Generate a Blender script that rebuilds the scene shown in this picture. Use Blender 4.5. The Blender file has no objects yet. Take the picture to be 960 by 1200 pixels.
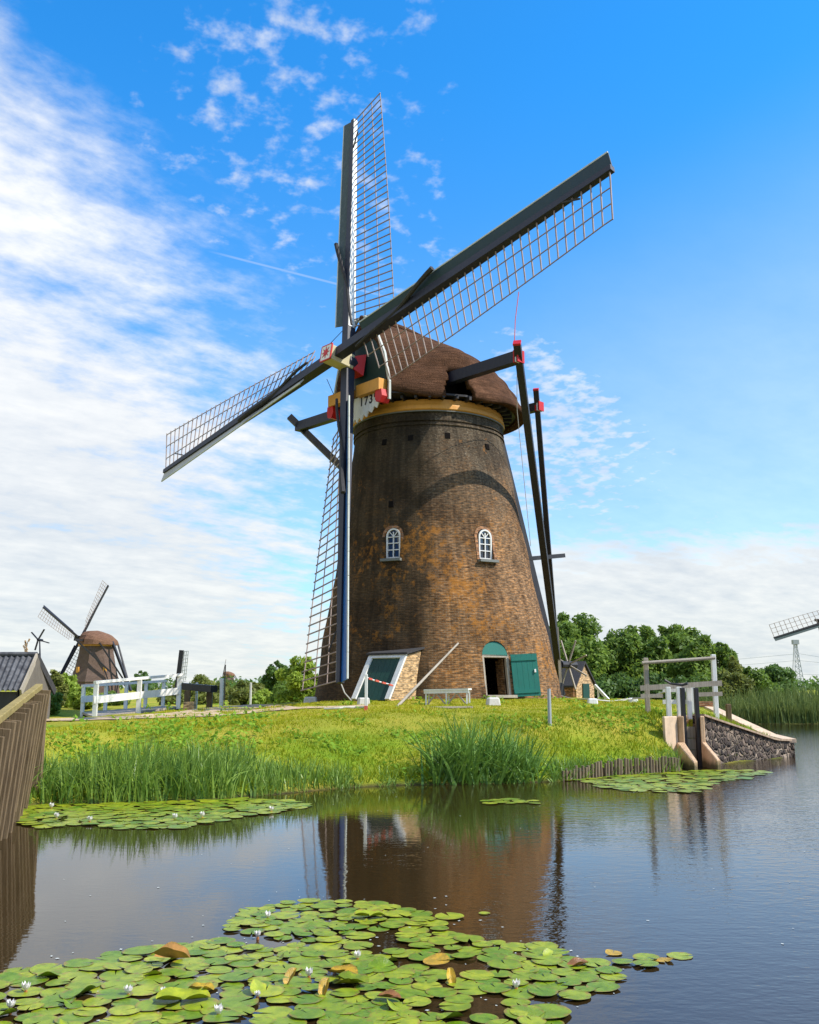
import bpy, bmesh, math, random
import numpy as np
from mathutils import Vector, Matrix
random.seed(7); RNG = np.random.default_rng(11)
S = bpy.context.scene; COL = S.collection
PI = math.pi; R = math.radians
V = Vector

# ------------------------------------------------------------------ camera
CAM_Z, FOC, PITCH = 2.0, 1120.0, math.atan(206/1120.0)
cam = bpy.data.cameras.new('camera'); co = bpy.data.objects.new('camera', cam); COL.objects.link(co)
co.location = (0, 0, CAM_Z); co.rotation_euler = (PI/2 + PITCH, 0, 0)
cam.sensor_fit = 'HORIZONTAL'; cam.sensor_width = 36; cam.lens = 36*FOC/960; cam.clip_end = 6000; cam.clip_start = 0.1
S.camera = co

# ------------------------------------------------------------------ terrain (metres; water at z = 0)
SHX = [-40, -14, -10, -8.4, -6.9, -6.5, -5.1, -3.6, -2.45, -1.4, 0, 1.45, 3.15, 4.3, 6.5, 6.98, 7.06, 7.75, 8.0, 10.85, 11.1]
SHY = [-30, -12, 2, 9, 16.3, 17.3, 17.5, 18.1, 19.0, 20.1, 20.7, 20.9, 21.4, 22.6, 23.95, 25.1, 26.2, 26.2, 26.0, 28.55, 29.2]
WX = [-7, -3, 1, 4, 6.5, 8.2, 11]; WY = [7.5, 6.5, 5.5, 3.6, 2.3, .5, .4]
XRY = [28.5, 30.8, 34, 40, 50, 56]; XRX = [10.95, 11.25, 10.4, 10.4, 10.0, 9.5]
def sstep(t): t = np.clip(t, 0, 1); return t*t*(3 - 2*t)
def ground(x, y):
    x = np.asarray(x, float); y = np.asarray(y, float)
    ys = np.interp(x, SHX, SHY); xr = np.interp(y, XRY, XRX)
    d = np.minimum((y - ys)*.85, (xr - x) if True else 0)
    w = np.interp(x, WX, WY)
    plateau = 1.0 + .27*sstep((x + 7)/7)
    tip = np.hypot(x - 11.1, y - 29.6)
    plateau = np.where(x > 7.0, np.minimum(plateau, .42 + .85*sstep(tip/4.4)), plateau)
    dd = (y - ys)*.85
    z1 = -.5 + .5*sstep((d + 1.2)/1.2)
    z2 = plateau*(.12*sstep(dd/.25) + .88*sstep(np.clip(dd, 0, None)/w)**.8)
    side = sstep((xr - x)/.5)
    z = np.where(d > 0, z2*side, z1)
    mound = .33*sstep(1.25 - np.hypot(x - 1.1, y - 40)/13)
    z = z + np.where(d > 0, mound*sstep((dd - 1)/6), 0)
    far = (y > 55)
    zf = .75*sstep((y - 55)/2.5)
    z = np.where(far, np.where(x > 9, zf, np.maximum(z*0 + .85, zf)), z)
    # little ditch under the white bridge
    dt = np.exp(-((x + 12.2)**2/5 + (y - 40.5)**2/14))
    z = z - .55*dt
    n = .05*np.sin(x*1.7 + 1.3*np.sin(y*.9)) * np.cos(y*1.3 + x*.6) + .03*np.sin(x*4.1 + y*2.3)*np.cos(y*3.7 - x*1.9)
    return z + np.where(z > .1, n*np.clip((z - .1)*2, 0, 1)*np.where(np.hypot(x - 1.1, y - 40) < 6.5, .2, 1), 0)
def gz(x, y): return float(ground(x, y))
def ray(px, py):
    v = (600 - py)/FOC; u = (px - 480)/FOC
    c, s = math.cos(PITCH), math.sin(PITCH)
    return V((u, c - v*s, s + v*c))
def on_ground(px, py, y0=12, y1=120):
    d = ray(px, py); t = y0/d.y; 
    while t*d.y < y1:
        p = d*t
        if p.z + CAM_Z <= gz(p.x, p.y): return V((p.x, p.y, gz(p.x, p.y)))
        t += .06/d.y
    p = d*(y1/d.y); return V((p.x, p.y, gz(p.x, p.y)))
def on_water(px, py):
    d = ray(px, py); t = -CAM_Z/d.z; return V((d.x*t, d.y*t, 0))
def at(px, py, y):
    d = ray(px, py); t = y/d.y; return V((d.x*t, d.y*t, CAM_Z + d.z*t))

# ------------------------------------------------------------------ materials
def mat(name, rough=.8, spec=.3):
    m = bpy.data.materials.new(name); m.use_nodes = True; nt = m.node_tree
    b = nt.nodes['Principled BSDF']; b.inputs['Roughness'].default_value = rough
    b.inputs['Specular IOR Level'].default_value = spec
    return m, nt, b
def N(nt, t, **k):
    n = nt.nodes.new(t)
    for a, v in k.items():
        if a in n.inputs: n.inputs[a].default_value = v
        else: setattr(n, a, v)
    return n
def ramp(nt, src, stops, interp='LINEAR'):
    r = nt.nodes.new('ShaderNodeValToRGB'); e = r.color_ramp.elements; r.color_ramp.interpolation = interp
    while len(e) < len(stops): e.new(.5)
    for q, (p, c) in zip(e, stops): q.position = p; q.color = (*c, 1) if len(c) == 3 else c
    if src is not None: nt.links.new(src, r.inputs[0])
    return r
def noise(nt, vec, scale, detail=6, rough=.6, **k):
    n = N(nt, 'ShaderNodeTexNoise'); n.inputs['Scale'].default_value = scale; n.inputs['Detail'].default_value = detail; n.inputs['Roughness'].default_value = rough
    if vec is not None: nt.links.new(vec, n.inputs['Vector'])
    return n
def mixc(nt, f, a, b, mode='MIX'):
    m = nt.nodes.new('ShaderNodeMix'); m.data_type = 'RGBA'; m.blend_type = mode
    for s, k in ((f, 0), (a, 6), (b, 7)):
        if hasattr(s, 'is_output'): nt.links.new(s, m.inputs[k])
        else: m.inputs[k].default_value = s if k == 0 else (*s, 1)
    return m.outputs[2]
def mth(nt, op, a, b=None, c=None, clamp=False):
    m = nt.nodes.new('ShaderNodeMath'); m.operation = op; m.use_clamp = clamp
    for i, s in enumerate((a, b, c)):
        if s is None: continue
        if hasattr(s, 'is_output'): nt.links.new(s, m.inputs[i])
        else: m.inputs[i].default_value = s
    return m.outputs[0]
def bump(nt, b, h, strength=.4, dist=.02):
    n = nt.nodes.new('ShaderNodeBump'); n.inputs['Strength'].default_value = strength; n.inputs['Distance'].default_value = dist
    nt.links.new(h, n.inputs['Height']); nt.links.new(n.outputs[0], b.inputs['Normal'])
def objco(nt): return nt.nodes.new('ShaderNodeTexCoord').outputs['Object']
def stretch(nt, vec, s):
    m = nt.nodes.new('ShaderNodeMapping'); m.inputs['Scale'].default_value = s; nt.links.new(vec, m.inputs[0]); return m.outputs[0]

def paint(name, col, dirt=(.12, .1, .07), wear=.35, rough=.5, grain=(6, 6, 1.0)):
    m, nt, b = mat(name, rough, .4); o = objco(nt)
    n1 = noise(nt, stretch(nt, o, grain), 2.2, 8, .65)
    f = ramp(nt, n1.outputs[0], [(.5, (0, 0, 0)), (.75, (1, 1, 1))])
    n2 = noise(nt, o, 1.3, 4)
    c2 = mixc(nt, n2.outputs[0], tuple(c*.75 for c in col), tuple(min(1, c*1.2) for c in col))
    c = mixc(nt, mth(nt, 'MULTIPLY', f.outputs[0], wear), c2, dirt)
    nt.links.new(c, b.inputs['Base Color']); bump(nt, b, n1.outputs[0], .25, .01)
    return m
def wood(name, c1, c2, grain=(14, 14, .8), rough=.85):
    m, nt, b = mat(name, rough, .2); o = objco(nt)
    oi = nt.nodes.new('ShaderNodeObjectInfo')
    ad = nt.nodes.new('ShaderNodeVectorMath'); ad.operation = 'MULTIPLY_ADD'
    nt.links.new(oi.outputs['Random'], ad.inputs[0]); ad.inputs[1].default_value = (37, 13, 29); nt.links.new(o, ad.inputs[2])
    n1 = noise(nt, stretch(nt, ad.outputs[0], grain), 3, 8, .7); n2 = noise(nt, ad.outputs[0], 1.1, 3)
    f = mth(nt, 'ADD', mth(nt, 'MULTIPLY', n1.outputs[0], .75), mth(nt, 'MULTIPLY', n2.outputs[0], .35))
    r = ramp(nt, f, [(.35, c1), (.72, c2)])
    nt.links.new(r.outputs[0], b.inputs['Base Color']); bump(nt, b, n1.outputs[0], .5, .01)
    return m
M = {}
M['white'] = paint('white_paint', (.74, .73, .68), (.3, .28, .22), .45)
M['greywood'] = wood('weathered_grey_wood', (.20, .17, .13), (.45, .39, .31))
M['stake'] = wood('stake_wood', (.07, .05, .035), (.30, .23, .15))
M['shedwood'] = wood('shed_gable_wood', (.06, .05, .042), (.19, .165, .135))
M['fence'] = wood('fence_wood', (.06, .040, .022), (.24, .165, .09), (22, 22, .8))
M['rail'] = wood('mossy_rail_wood', (.14, .11, .035), (.36, .27, .10), (3, 3, 3))
M['black'] = paint('tarred_black', (.018, .017, .02), (.07, .06, .05), .5, .55)
M['navy'] = paint('stock_dark_navy', (.018, .02, .036), (.06, .06, .07), .35, .5)
M['teal'] = paint('wind_board_teal_shaded', (.012, .04, .065), (.05, .06, .06), .35, .5)  # board tones
M['greygreen'] = paint('wind_board_grey_green_shaded', (.055, .08, .075), (.2, .2, .18), .4, .6)
M['boardpale'] = paint('wind_board_pale_sheen', (.42, .41, .38), (.2, .18, .15), .45, .6)
M['blue'] = paint('wind_board_blue_skylit', (.012, .10, .34), (.03, .07, .16), .35, .42)
M['lath'] = paint('lattice_lath', (.30, .23, .20), (.08, .045, .035), .8, .7)
M['edge'] = paint('pale_edge', (.5, .52, .47), (.2, .2, .17), .4, .7)
M['green'] = paint('door_green', (.005, .135, .10), (.02, .07, .055), .4, .5)
M['dgreen'] = paint('dark_door_green', (.008, .05, .034), (.02, .03, .025), .4, .55)
M['cgreen'] = paint('gable_green', (.006, .03, .026), (.02, .025, .02), .4, .6)
M['cgrey'] = paint('gable_grey', (.17, .18, .165), (.09, .09, .08), .5, .7)
M['yellow'] = paint('ochre_paint', (.62, .29, .045), (.35, .15, .03), .4, .5)
M['red'] = paint('red_paint', (.52, .012, .01), (.25, .02, .015), .3, .45)
M['cream'] = paint('cream_paint', (.50, .43, .25), (.4, .32, .15), .4, .6)
M['conc'] = paint('pink_concrete', (.62, .43, .28), (.25, .19, .13), .5, .9, (2, 2, 2))
M['coping'] = paint('pale_coping', (.68, .52, .38), (.3, .24, .17), .5, .9, (2, 2, 2))
def tide(name, c, c2):
    m, nt, b = mat(name, .9, .15); o = objco(nt); p_ = nt.nodes.new('ShaderNodeNewGeometry').outputs['Position']; sx = nt.nodes.new('ShaderNodeSeparateXYZ'); nt.links.new(p_, sx.inputs[0])
    n1 = noise(nt, p_, 2.2, 8, .7); n2 = noise(nt, stretch(nt, p_, (7, 7, .8)), 1.6, 5, .7)
    col = ramp(nt, mth(nt, 'ADD', mth(nt, 'MULTIPLY', n1.outputs[0], .6), mth(nt, 'MULTIPLY', n2.outputs[0], .45)), [(.36, c2), (.56, c)])
    td = ramp(nt, mth(nt, 'ADD', sx.outputs[2], mth(nt, 'MULTIPLY', mth(nt, 'SUBTRACT', n1.outputs[0], .5), .35)), [(.10, (1, 1, 1)), (.26, (0, 0, 0))])
    nt.links.new(mixc(nt, mth(nt, 'MULTIPLY', td.outputs[0], .85), col.outputs[0], (.05, .05, .022)), b.inputs['Base Color']); bump(nt, b, n1.outputs[0], .5, .02); return m
M['conc'] = tide('pink_concrete', (.56, .37, .23), (.30, .20, .12)); M['coping'] = tide('pale_coping', (.62, .46, .32), (.36, .27, .19))
M['wallcoping'] = tide('wall_coping', (.40, .29, .20), (.20, .15, .10))
M['rope'] = paint('rope', (.5, .48, .42), (.3, .28, .25), .4, .9)
M['cloth'] = paint('dark_cloth', (.03, .028, .03), (.1, .09, .08), .5, .8)
M['roofblack'] = paint('roof_black', (.035, .033, .034), (.1, .09, .08), .4, .8)
M['steel'] = paint('galvanised_steel', (.34, .36, .38), (.2, .2, .2), .4, .5)
M['stone'] = paint('pale_stone', (.55, .52, .47), (.3, .27, .22), .5, .9, (3, 3, 3))
M['tape'] = paint('red_tape', (.6, .1, .06), (.5, .3, .3), .3, .5)
m, nt, b = mat('dark_void', .9, 0); b.inputs['Base Color'].default_value = (.012, .010, .009, 1); M['void'] = m
m, nt, b = mat('window_glass', .04, .8); b.inputs['Base Color'].default_value = (.015, .02, .03, 1); b.inputs['IOR'].default_value = 1.6
bump(nt, b, noise(nt, objco(nt), 3, 2).outputs[0], .12, .02); M['glass'] = m
m, nt, b = mat('lichen_stone', .95, .1)
M['sand'] = None

def brick_mat(name, scale=1.0, main=False, c=((.27, .138, .056), (.145, .072, .03)), mortar=(.26, .19, .125)):
    m, nt, b = mat(name, .92, .15)
    uv = nt.nodes.new('ShaderNodeTexCoord').outputs['UV']; o = objco(nt)
    br = nt.nodes.new('ShaderNodeTexBrick'); nt.links.new(uv, br.inputs['Vector'])
    br.inputs['Scale'].default_value = 1.0; br.inputs['Brick Width'].default_value = .20*scale; br.inputs['Row Height'].default_value = .066*scale
    br.inputs['Mortar Size'].default_value = .011*scale; br.inputs['Mortar Smooth'].default_value = .4; br.inputs['Bias'].default_value = 0
    wv = noise(nt, objco(nt), 1.3, 3, .6); wa = nt.nodes.new('ShaderNodeVectorMath'); wa.operation = 'MULTIPLY_ADD'; nt.links.new(wv.outputs['Color'], wa.inputs[0]); wa.inputs[1].default_value = (.05, .045, 0); nt.links.new(uv, wa.inputs[2]); nt.links.new(wa.outputs[0], br.inputs['Vector'])
    br.inputs['Color1'].default_value = (*c[0], 1); br.inputs['Color2'].default_value = (*c[1], 1); br.inputs['Mortar'].default_value = (*mortar, 1)
    col = br.outputs['Color']
    fine = noise(nt, stretch(nt, uv, (4.3, 13, 1)), 1.0, 2, .6)          # brick to brick tone
    fr = ramp(nt, fine.outputs[0], [(.3, (.35, .33, .32)), (.5, (.95, .95, .95)), (.7, (1.9, 1.75, 1.55))])
    col = mixc(nt, 1.0, col, fr.outputs[0], 'MULTIPLY')
    if main:
        sx = nt.nodes.new('ShaderNodeSeparateXYZ'); nt.links.new(o, sx.inputs[0])
        # sooty grey upper half with pale salt specks
        n2 = noise(nt, o, .55, 5, .6)
        hi = mth(nt, 'ADD', mth(nt, 'MULTIPLY', mth(nt, 'SUBTRACT', sx.outputs[2], 4.6), .17), mth(nt, 'MULTIPLY', mth(nt, 'SUBTRACT', n2.outputs[0], .5), 1.6), clamp=True)
        sp = noise(nt, stretch(nt, uv, (1, 1.7, 1)), 8, 4, .75); spr = ramp(nt, sp.outputs[0], [(.38, (.040, .033, .024)), (.52, (.095, .078, .055)), (.64, (.19, .16, .115)), (.72, (.42, .38, .31))])
        col = mixc(nt, mth(nt, 'MULTIPLY', hi, .9), col, spr.outputs[0])
        # dark left flank: shade painted into the brick along with staining, ragged edge
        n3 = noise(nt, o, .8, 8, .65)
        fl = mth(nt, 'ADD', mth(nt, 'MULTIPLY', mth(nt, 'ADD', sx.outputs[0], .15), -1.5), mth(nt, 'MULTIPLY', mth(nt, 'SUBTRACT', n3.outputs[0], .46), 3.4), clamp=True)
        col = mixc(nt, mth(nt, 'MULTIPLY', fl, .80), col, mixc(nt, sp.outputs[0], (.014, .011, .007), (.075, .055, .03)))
        # vertical streaks
        st = noise(nt, stretch(nt, uv, (1.6, .10, 1)), 2.0, 5, .7); sr = ramp(nt, st.outputs[0], [(.4, (.55, .54, .52)), (.62, (1.12, 1.1, 1.05))])
        col = mixc(nt, .8, col, sr.outputs[0], 'MULTIPLY')
        lm = noise(nt, stretch(nt, uv, (2.6, .22, 1)), 1.4, 7, .75); lr = ramp(nt, lm.outputs[0], [(.64, (0, 0, 0)), (.76, (1, 1, 1))]); col = mixc(nt, mth(nt, 'MULTIPLY', lr.outputs[0], .35), col, (.42, .38, .30))
        rp_ = ramp(nt, noise(nt, o, .75, 2, .3).outputs[0], [(.40, (.62, .60, .58)), (.47, (1, 1, 1)), (.58, (1, 1, 1)), (.64, (1.3, 1.2, 1.05))]); col = mixc(nt, .8, col, rp_.outputs[0], 'MULTIPLY')
        # orange lichen
        n4 = noise(nt, o, 3.4, 9, .75); n5 = noise(nt, o, .33, 3, .5)
        band = mth(nt, 'MULTIPLY', mth(nt, 'SUBTRACT', 1.0, mth(nt, 'MULTIPLY', mth(nt, 'ABSOLUTE', mth(nt, 'SUBTRACT', sx.outputs[2], 4.4)), .3)), .1)
        lf = ramp(nt, mth(nt, 'ADD', mth(nt, 'ADD', n4.outputs[0], band), mth(nt, 'MULTIPLY', mth(nt, 'SUBTRACT', n5.outputs[0], .5), .6)), [(.61, (0, 0, 0)), (.74, (1, 1, 1))])
        col = mixc(nt, mth(nt, 'MULTIPLY', lf.outputs[0], .7), col, (.40, .16, .025))
        dk = ramp(nt, noise(nt, o, 2.6, 8, .7).outputs[0], [(.60, (0, 0, 0)), (.72, (1, 1, 1))])
        col = mixc(nt, mth(nt, 'MULTIPLY', dk.outputs[0], .6), col, (.035, .03, .022))
    nt.links.new(col, b.inputs['Base Color'])
    h = mth(nt, 'ADD', mth(nt, 'MULTIPLY', br.outputs['Fac'], -.8), mth(nt, 'MULTIPLY', fine.outputs[0], .8))
    bump(nt, b, h, .75, .02)
    return m
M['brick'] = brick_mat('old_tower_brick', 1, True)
M['porchbrick'] = brick_mat('pale_porch_brick', 1, False, ((.50, .33, .17), (.40, .25, .12)), (.42, .32, .2))
M['darkbrick'] = brick_mat('small_house_brick', 1, False, ((.36, .17, .08), (.24, .11, .055)))

def thatch(name, c1, c2, moss=0):
    m, nt, b = mat(name, .95, .05); o = objco(nt)
    n1 = noise(nt, stretch(nt, o, (16, 16, 2.4)), 3, 8, .8); n2 = noise(nt, o, .9, 6, .65); n3 = noise(nt, stretch(nt, o, (1.2, 1.2, 9)), 1.6, 4, .6); n4 = noise(nt, o, 2.4, 7, .7)
    r = ramp(nt, mth(nt, 'ADD', mth(nt, 'ADD', mth(nt, 'MULTIPLY', n1.outputs[0], .62), mth(nt, 'MULTIPLY', n2.outputs[0], .38)), mth(nt, 'MULTIPLY', mth(nt, 'SUBTRACT', n3.outputs[0], .5), .30)), [(.36, c1), (.54, tuple((x + y)/2.2 for x, y in zip(c1, c2))), (.66, c2)])
    ms = ramp(nt, n4.outputs[0], [(.55, (0, 0, 0)), (.70, (1, 1, 1))])
    c = mixc(nt, mth(nt, 'MULTIPLY', ms.outputs[0], .5), r.outputs[0], tuple(x*.4 + .012 for x in c2))
    nt.links.new(c, b.inputs['Base Color']); bump(nt, b, mth(nt, 'ADD', n1.outputs[0], mth(nt, 'MULTIPLY', n3.outputs[0], .7)), 1.0, .11)
    return m
M['thatch'] = thatch('thatch_brown', (.045, .025, .016), (.29, .145, .082))
M['thatch2'] = thatch('thatch_far', (.14, .075, .05), (.30, .165, .10))
M['bodythatch'] = thatch('thatch_body_far', (.10, .07, .058), (.24, .165, .13))

def corrugated():
    m, nt, b = mat('corrugated_sheet', .8, .2); o = objco(nt)
    r = ramp(nt, noise(nt, o, 5, 6).outputs[0], [(.35, (.045, .045, .05)), (.7, (.13, .13, .135))]); nt.links.new(r.outputs[0], b.inputs['Base Color']); return m
M['corr'] = corrugated()
def rubble():
    m, nt, b = mat('rubble_stone', .85, .3); o = objco(nt)
    v1 = N(nt, 'ShaderNodeTexVoronoi', feature='DISTANCE_TO_EDGE'); v2 = N(nt, 'ShaderNodeTexVoronoi')
    dn = noise(nt, o, 3, 3); dv = mixc(nt, .12, (0, 0, 0), dn.outputs['Color'], 'MIX')
    ad = nt.nodes.new('ShaderNodeVectorMath'); nt.links.new(o, ad.inputs[0]); nt.links.new(dv, ad.inputs[1])
    for v in (v1, v2): v.inputs['Scale'].default_value = 6.5; nt.links.new(ad.outputs[0], v.inputs['Vector'])
    sx = nt.nodes.new('ShaderNodeSeparateColor'); nt.links.new(v2.outputs['Color'], sx.inputs[0])
    r = ramp(nt, sx.outputs[0], [(0, (.022, .016, .014)), (.5, (.065, .045, .036)), (.85, (.16, .115, .085)), (1, (.30, .23, .17))])
    e = ramp(nt, v1.outputs['Distance'], [(.02, (1, 1, 1)), (.07, (0, 0, 0))])
    nt.links.new(mixc(nt, e.outputs[0], r.outputs[0], (.20, .155, .11)), b.inputs['Base Color'])
    bump(nt, b, ramp(nt, v1.outputs['Distance'], [(0, (0, 0, 0)), (.25, (1, 1, 1))]).outputs[0], 1.0, .08)
    return m
M['rubble'] = rubble()

def leafmat(name, dark, light, trans=.3, rough=.55, spec=.25, rand_obj=False):
    m, nt, b = mat(name, rough, spec)
    if rand_obj: f = nt.nodes.new('ShaderNodeObjectInfo').outputs['Random']
    else:
        a = nt.nodes.new('ShaderNodeAttribute'); a.attribute_name = 'tone'; f = a.outputs['Fac']
    n = noise(nt, objco(nt), .9, 3)
    g = mth(nt, 'ADD', mth(nt, 'MULTIPLY', f, .75), mth(nt, 'MULTIPLY', mth(nt, 'SUBTRACT', n.outputs[0], .35), .6), clamp=True)
    c = mixc(nt, g, dark, light); nt.links.new(c, b.inputs['Base Color'])
    t = nt.nodes.new('ShaderNodeBsdfTranslucent'); nt.links.new(mixc(nt, .5, c, (light[0]*1.3, light[1]*1.3, light[2])), t.inputs[0])
    mx = nt.nodes.new('ShaderNodeMixShader'); mx.inputs[0].default_value = trans
    out = nt.nodes['Material Output']; nt.links.new(b.outputs[0], mx.inputs[1]); nt.links.new(t.outputs[0], mx.inputs[2]); nt.links.new(mx.outputs[0], out.inputs[0])
    return m
M['leaf'] = leafmat('tree_leaf', (.035, .085, .013), (.25, .36, .065), .42)
M['leafdark'] = leafmat('dark_tree_leaf', (.026, .065, .015), (.16, .26, .06), .4)
M['leafbright'] = leafmat('bright_bush_leaf', (.15, .26, .03), (.42, .50, .08), .42)
M['leafolive'] = leafmat('olive_bush_leaf', (.07, .10, .02), (.28, .30, .07), .38)
M['reed'] = leafmat('reed_blade', (.03, .10, .012), (.33, .46, .08), .28, .42, .35)
M['reedgrey'] = leafmat('sedge_blade', (.014, .065, .005), (.25, .42, .07), .2, .42, .3)
M['reedfar'] = leafmat('far_reed_blade', (.06, .11, .025), (.24, .29, .08), .3)
M['grass'] = leafmat('grass_blade', (.10, .22, .007), (.44, .41, .022), .3, .6, .2)
M['weed'] = leafmat('weed_leaf', (.10, .22, .012), (.28, .42, .04), .35, .7, .15)
M['bark'] = wood('tree_bark', (.05, .04, .03), (.16, .13, .09))

def ground_mat():
    m, nt, b = mat('grass_ground', .95, .1); o = objco(nt)
    n1 = noise(nt, o, .35, 5, .6); n2 = noise(nt, o, 2.5, 8, .7); n3 = noise(nt, o, 14, 4, .7)
    f = mth(nt, 'ADD', mth(nt, 'MULTIPLY', n1.outputs[0], .7), mth(nt, 'ADD', mth(nt, 'MULTIPLY', n2.outputs[0], .35), mth(nt, 'MULTIPLY', n3.outputs[0], .2)))
    r = ramp(nt, f, [(.40, (.08, .16, .010)), (.58, (.18, .25, .014)), (.72, (.32, .29, .03)), (.84, (.36, .22, .06))])
    geo = nt.nodes.new('ShaderNodeNewGeometry'); sx = nt.nodes.new('ShaderNodeSeparateXYZ'); nt.links.new(geo.outputs['Position'], sx.inputs[0])
    wet = ramp(nt, mth(nt, 'ADD', sx.outputs[2], mth(nt, 'MULTIPLY', n2.outputs[0], .12)), [(.05, (1, 1, 1)), (.16, (0, 0, 0))])
    c = mixc(nt, wet.outputs[0], r.outputs[0], (.045, .035, .02))
    # dry trampled turf on the mound top
    top = ramp(nt, mth(nt, 'ADD', sx.outputs[2], mth(nt, 'MULTIPLY', mth(nt, 'SUBTRACT', n1.outputs[0], .5), 1.2)), [(.5, (0, 0, 0)), (.8, (1, 1, 1))])
    top.color_ramp.elements[0].position = .62; top.color_ramp.elements[1].position = .95
    c = mixc(nt, mth(nt, 'MULTIPLY', top.outputs[0], .4), c, (.38, .28, .05))
    nt.links.new(c, b.inputs['Base Color']); bump(nt, b, mth(nt, 'ADD', n2.outputs[0], n3.outputs[0]), .8, .06)
    return m
M['ground'] = ground_mat()
def sand_mat():
    m, nt, b = mat('sandy_path', .95, .1); o = objco(nt)
    r = ramp(nt, mth(nt, 'ADD', mth(nt, 'MULTIPLY', noise(nt, o, 1.2, 6).outputs[0], .6), mth(nt, 'MULTIPLY', noise(nt, o, 12, 6, .7).outputs[0], .4)), [(.3, (.30, .215, .13)), (.6, (.52, .39, .25)), (.8, (.60, .47, .32))])
    nt.links.new(r.outputs[0], b.inputs['Base Color']); return m
M['sand'] = sand_mat()
def water_mat():
    m, nt, b = mat('pond_water', .02, .5); b.inputs['IOR'].default_value = 1.45
    b.inputs['Base Color'].default_value = (.026, .0155, .005, 1)
    o = nt.nodes.new('ShaderNodeNewGeometry').outputs['Position']
    w1 = noise(nt, stretch(nt, o, (1.3, 2.6, 1)), 2.4, 3, .55); w2 = noise(nt, stretch(nt, o, (1.2, 2.0, 1)), 9.0, 2, .5); w3 = noise(nt, o, .16, 2)
    # breeze: more ripple on the open water to the east
    sx = nt.nodes.new('ShaderNodeSeparateXYZ'); nt.links.new(o, sx.inputs[0])
    br = mth(nt, 'ADD', mth(nt, 'MULTIPLY', sx.outputs[0], .16), mth(nt, 'MULTIPLY', mth(nt, 'SUBTRACT', w3.outputs[0], .5), 2.4), clamp=True)
    h = mth(nt, 'ADD', mth(nt, 'MULTIPLY', w1.outputs[0], .55), mth(nt, 'MULTIPLY', w2.outputs[0], .28))
    bu = nt.nodes.new('ShaderNodeBump'); bu.inputs['Distance'].default_value = .03
    nt.links.new(mth(nt, 'ADD', .05, mth(nt, 'MULTIPLY', br, .42)), bu.inputs['Strength']); nt.links.new(h, bu.inputs['Height']); nt.links.new(bu.outputs[0], b.inputs['Normal'])
    return m
M['water'] = water_mat()
def pad_mat(name, c1, c2):
    m, nt, b = mat(name, .34, .38)
    oi = nt.nodes.new('ShaderNodeObjectInfo'); la = nt.nodes.new('ShaderNodeAttribute'); la.attribute_name = 'local'; o = la.outputs['Vector']
    a = nt.nodes.new('ShaderNodeAttribute'); a.attribute_name = 'tone'
    rnd = mth(nt, 'FRACT', mth(nt, 'ADD', oi.outputs['Random'], a.outputs['Fac']))
    c = mixc(nt, rnd, c1, c2)
    sx = nt.nodes.new('ShaderNodeSeparateXYZ'); nt.links.new(o, sx.inputs[0])
    ang = mth(nt, 'ARCTAN2', sx.outputs[1], sx.outputs[0])
    vein = ramp(nt, mth(nt, 'ABSOLUTE', mth(nt, 'SINE', mth(nt, 'MULTIPLY', ang, 9))), [(0, (1.25, 1.2, 1.15)), (.14, (1, 1, 1))])
    nn = noise(nt, o, 9, 6, .65)
    bl = ramp(nt, nn.outputs[0], [(.55, (0, 0, 0)), (.72, (1, 1, 1))])
    c = mixc(nt, 1.0, c, vein.outputs[0], 'MULTIPLY'); c = mixc(nt, mth(nt, 'MULTIPLY', bl.outputs[0], .55), c, (.30, .27, .03))
    sp = ramp(nt, noise(nt, o, 30, 3).outputs[0], [(.66, (0, 0, 0)), (.71, (1, 1, 1))])
    c = mixc(nt, mth(nt, 'MULTIPLY', sp.outputs[0], .5), c, (.10, .06, .02))
    rad_ = mth(nt, 'SQRT', mth(nt, 'ADD', mth(nt, 'MULTIPLY', sx.outputs[0], sx.outputs[0]), mth(nt, 'MULTIPLY', sx.outputs[1], sx.outputs[1])))
    rot_ = nt.nodes.new('ShaderNodeVectorMath'); rot_.operation = 'MULTIPLY_ADD'; nt.links.new(rnd, rot_.inputs[0]); rot_.inputs[1].default_value = (50, 31, 17); nt.links.new(o, rot_.inputs[2])
    rim_ = ramp(nt, mth(nt, 'ADD', mth(nt, 'MULTIPLY', rad_, .55), mth(nt, 'MULTIPLY', noise(nt, rot_.outputs[0], 2.3, 5, .7).outputs[0], .9)), [(1.0, (0, 0, 0)), (1.0, (1, 1, 1))])
    rim_.color_ramp.elements[0].position = .93; rim_.color_ramp.elements[1].position = .99
    c = mixc(nt, mth(nt, 'MULTIPLY', rim_.outputs[0], .75), c, (.24, .15, .03))
    big_ = ramp(nt, noise(nt, rot_.outputs[0], 1.4, 4, .6).outputs[0], [(.42, (.72, .78, .8)), (.6, (1.12, 1.08, 1))]); c = mixc(nt, 1.0, c, big_.outputs[0], 'MULTIPLY')
    nt.links.new(c, b.inputs['Base Color']); bump(nt, b, mth(nt, 'ADD', nn.outputs[0], vein.outputs[0]), .35, .012)
    return m
M['pad'] = pad_mat('lily_pad_green', (.11, .205, .005), (.30, .335, .014))
M['padyellow'] = pad_mat('lily_pad_yellow', (.42, .24, .015), (.50, .33, .03))
M['padorange'] = pad_mat('lily_pad_orange', (.36, .16, .04), (.48, .26, .07))
M['padbrown'] = pad_mat('lily_pad_brown', (.20, .075, .025), (.30, .13, .05))
M['petal'] = paint('lily_petal', (.80, .76, .72), (.7, .5, .45), .3, .5)

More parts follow.
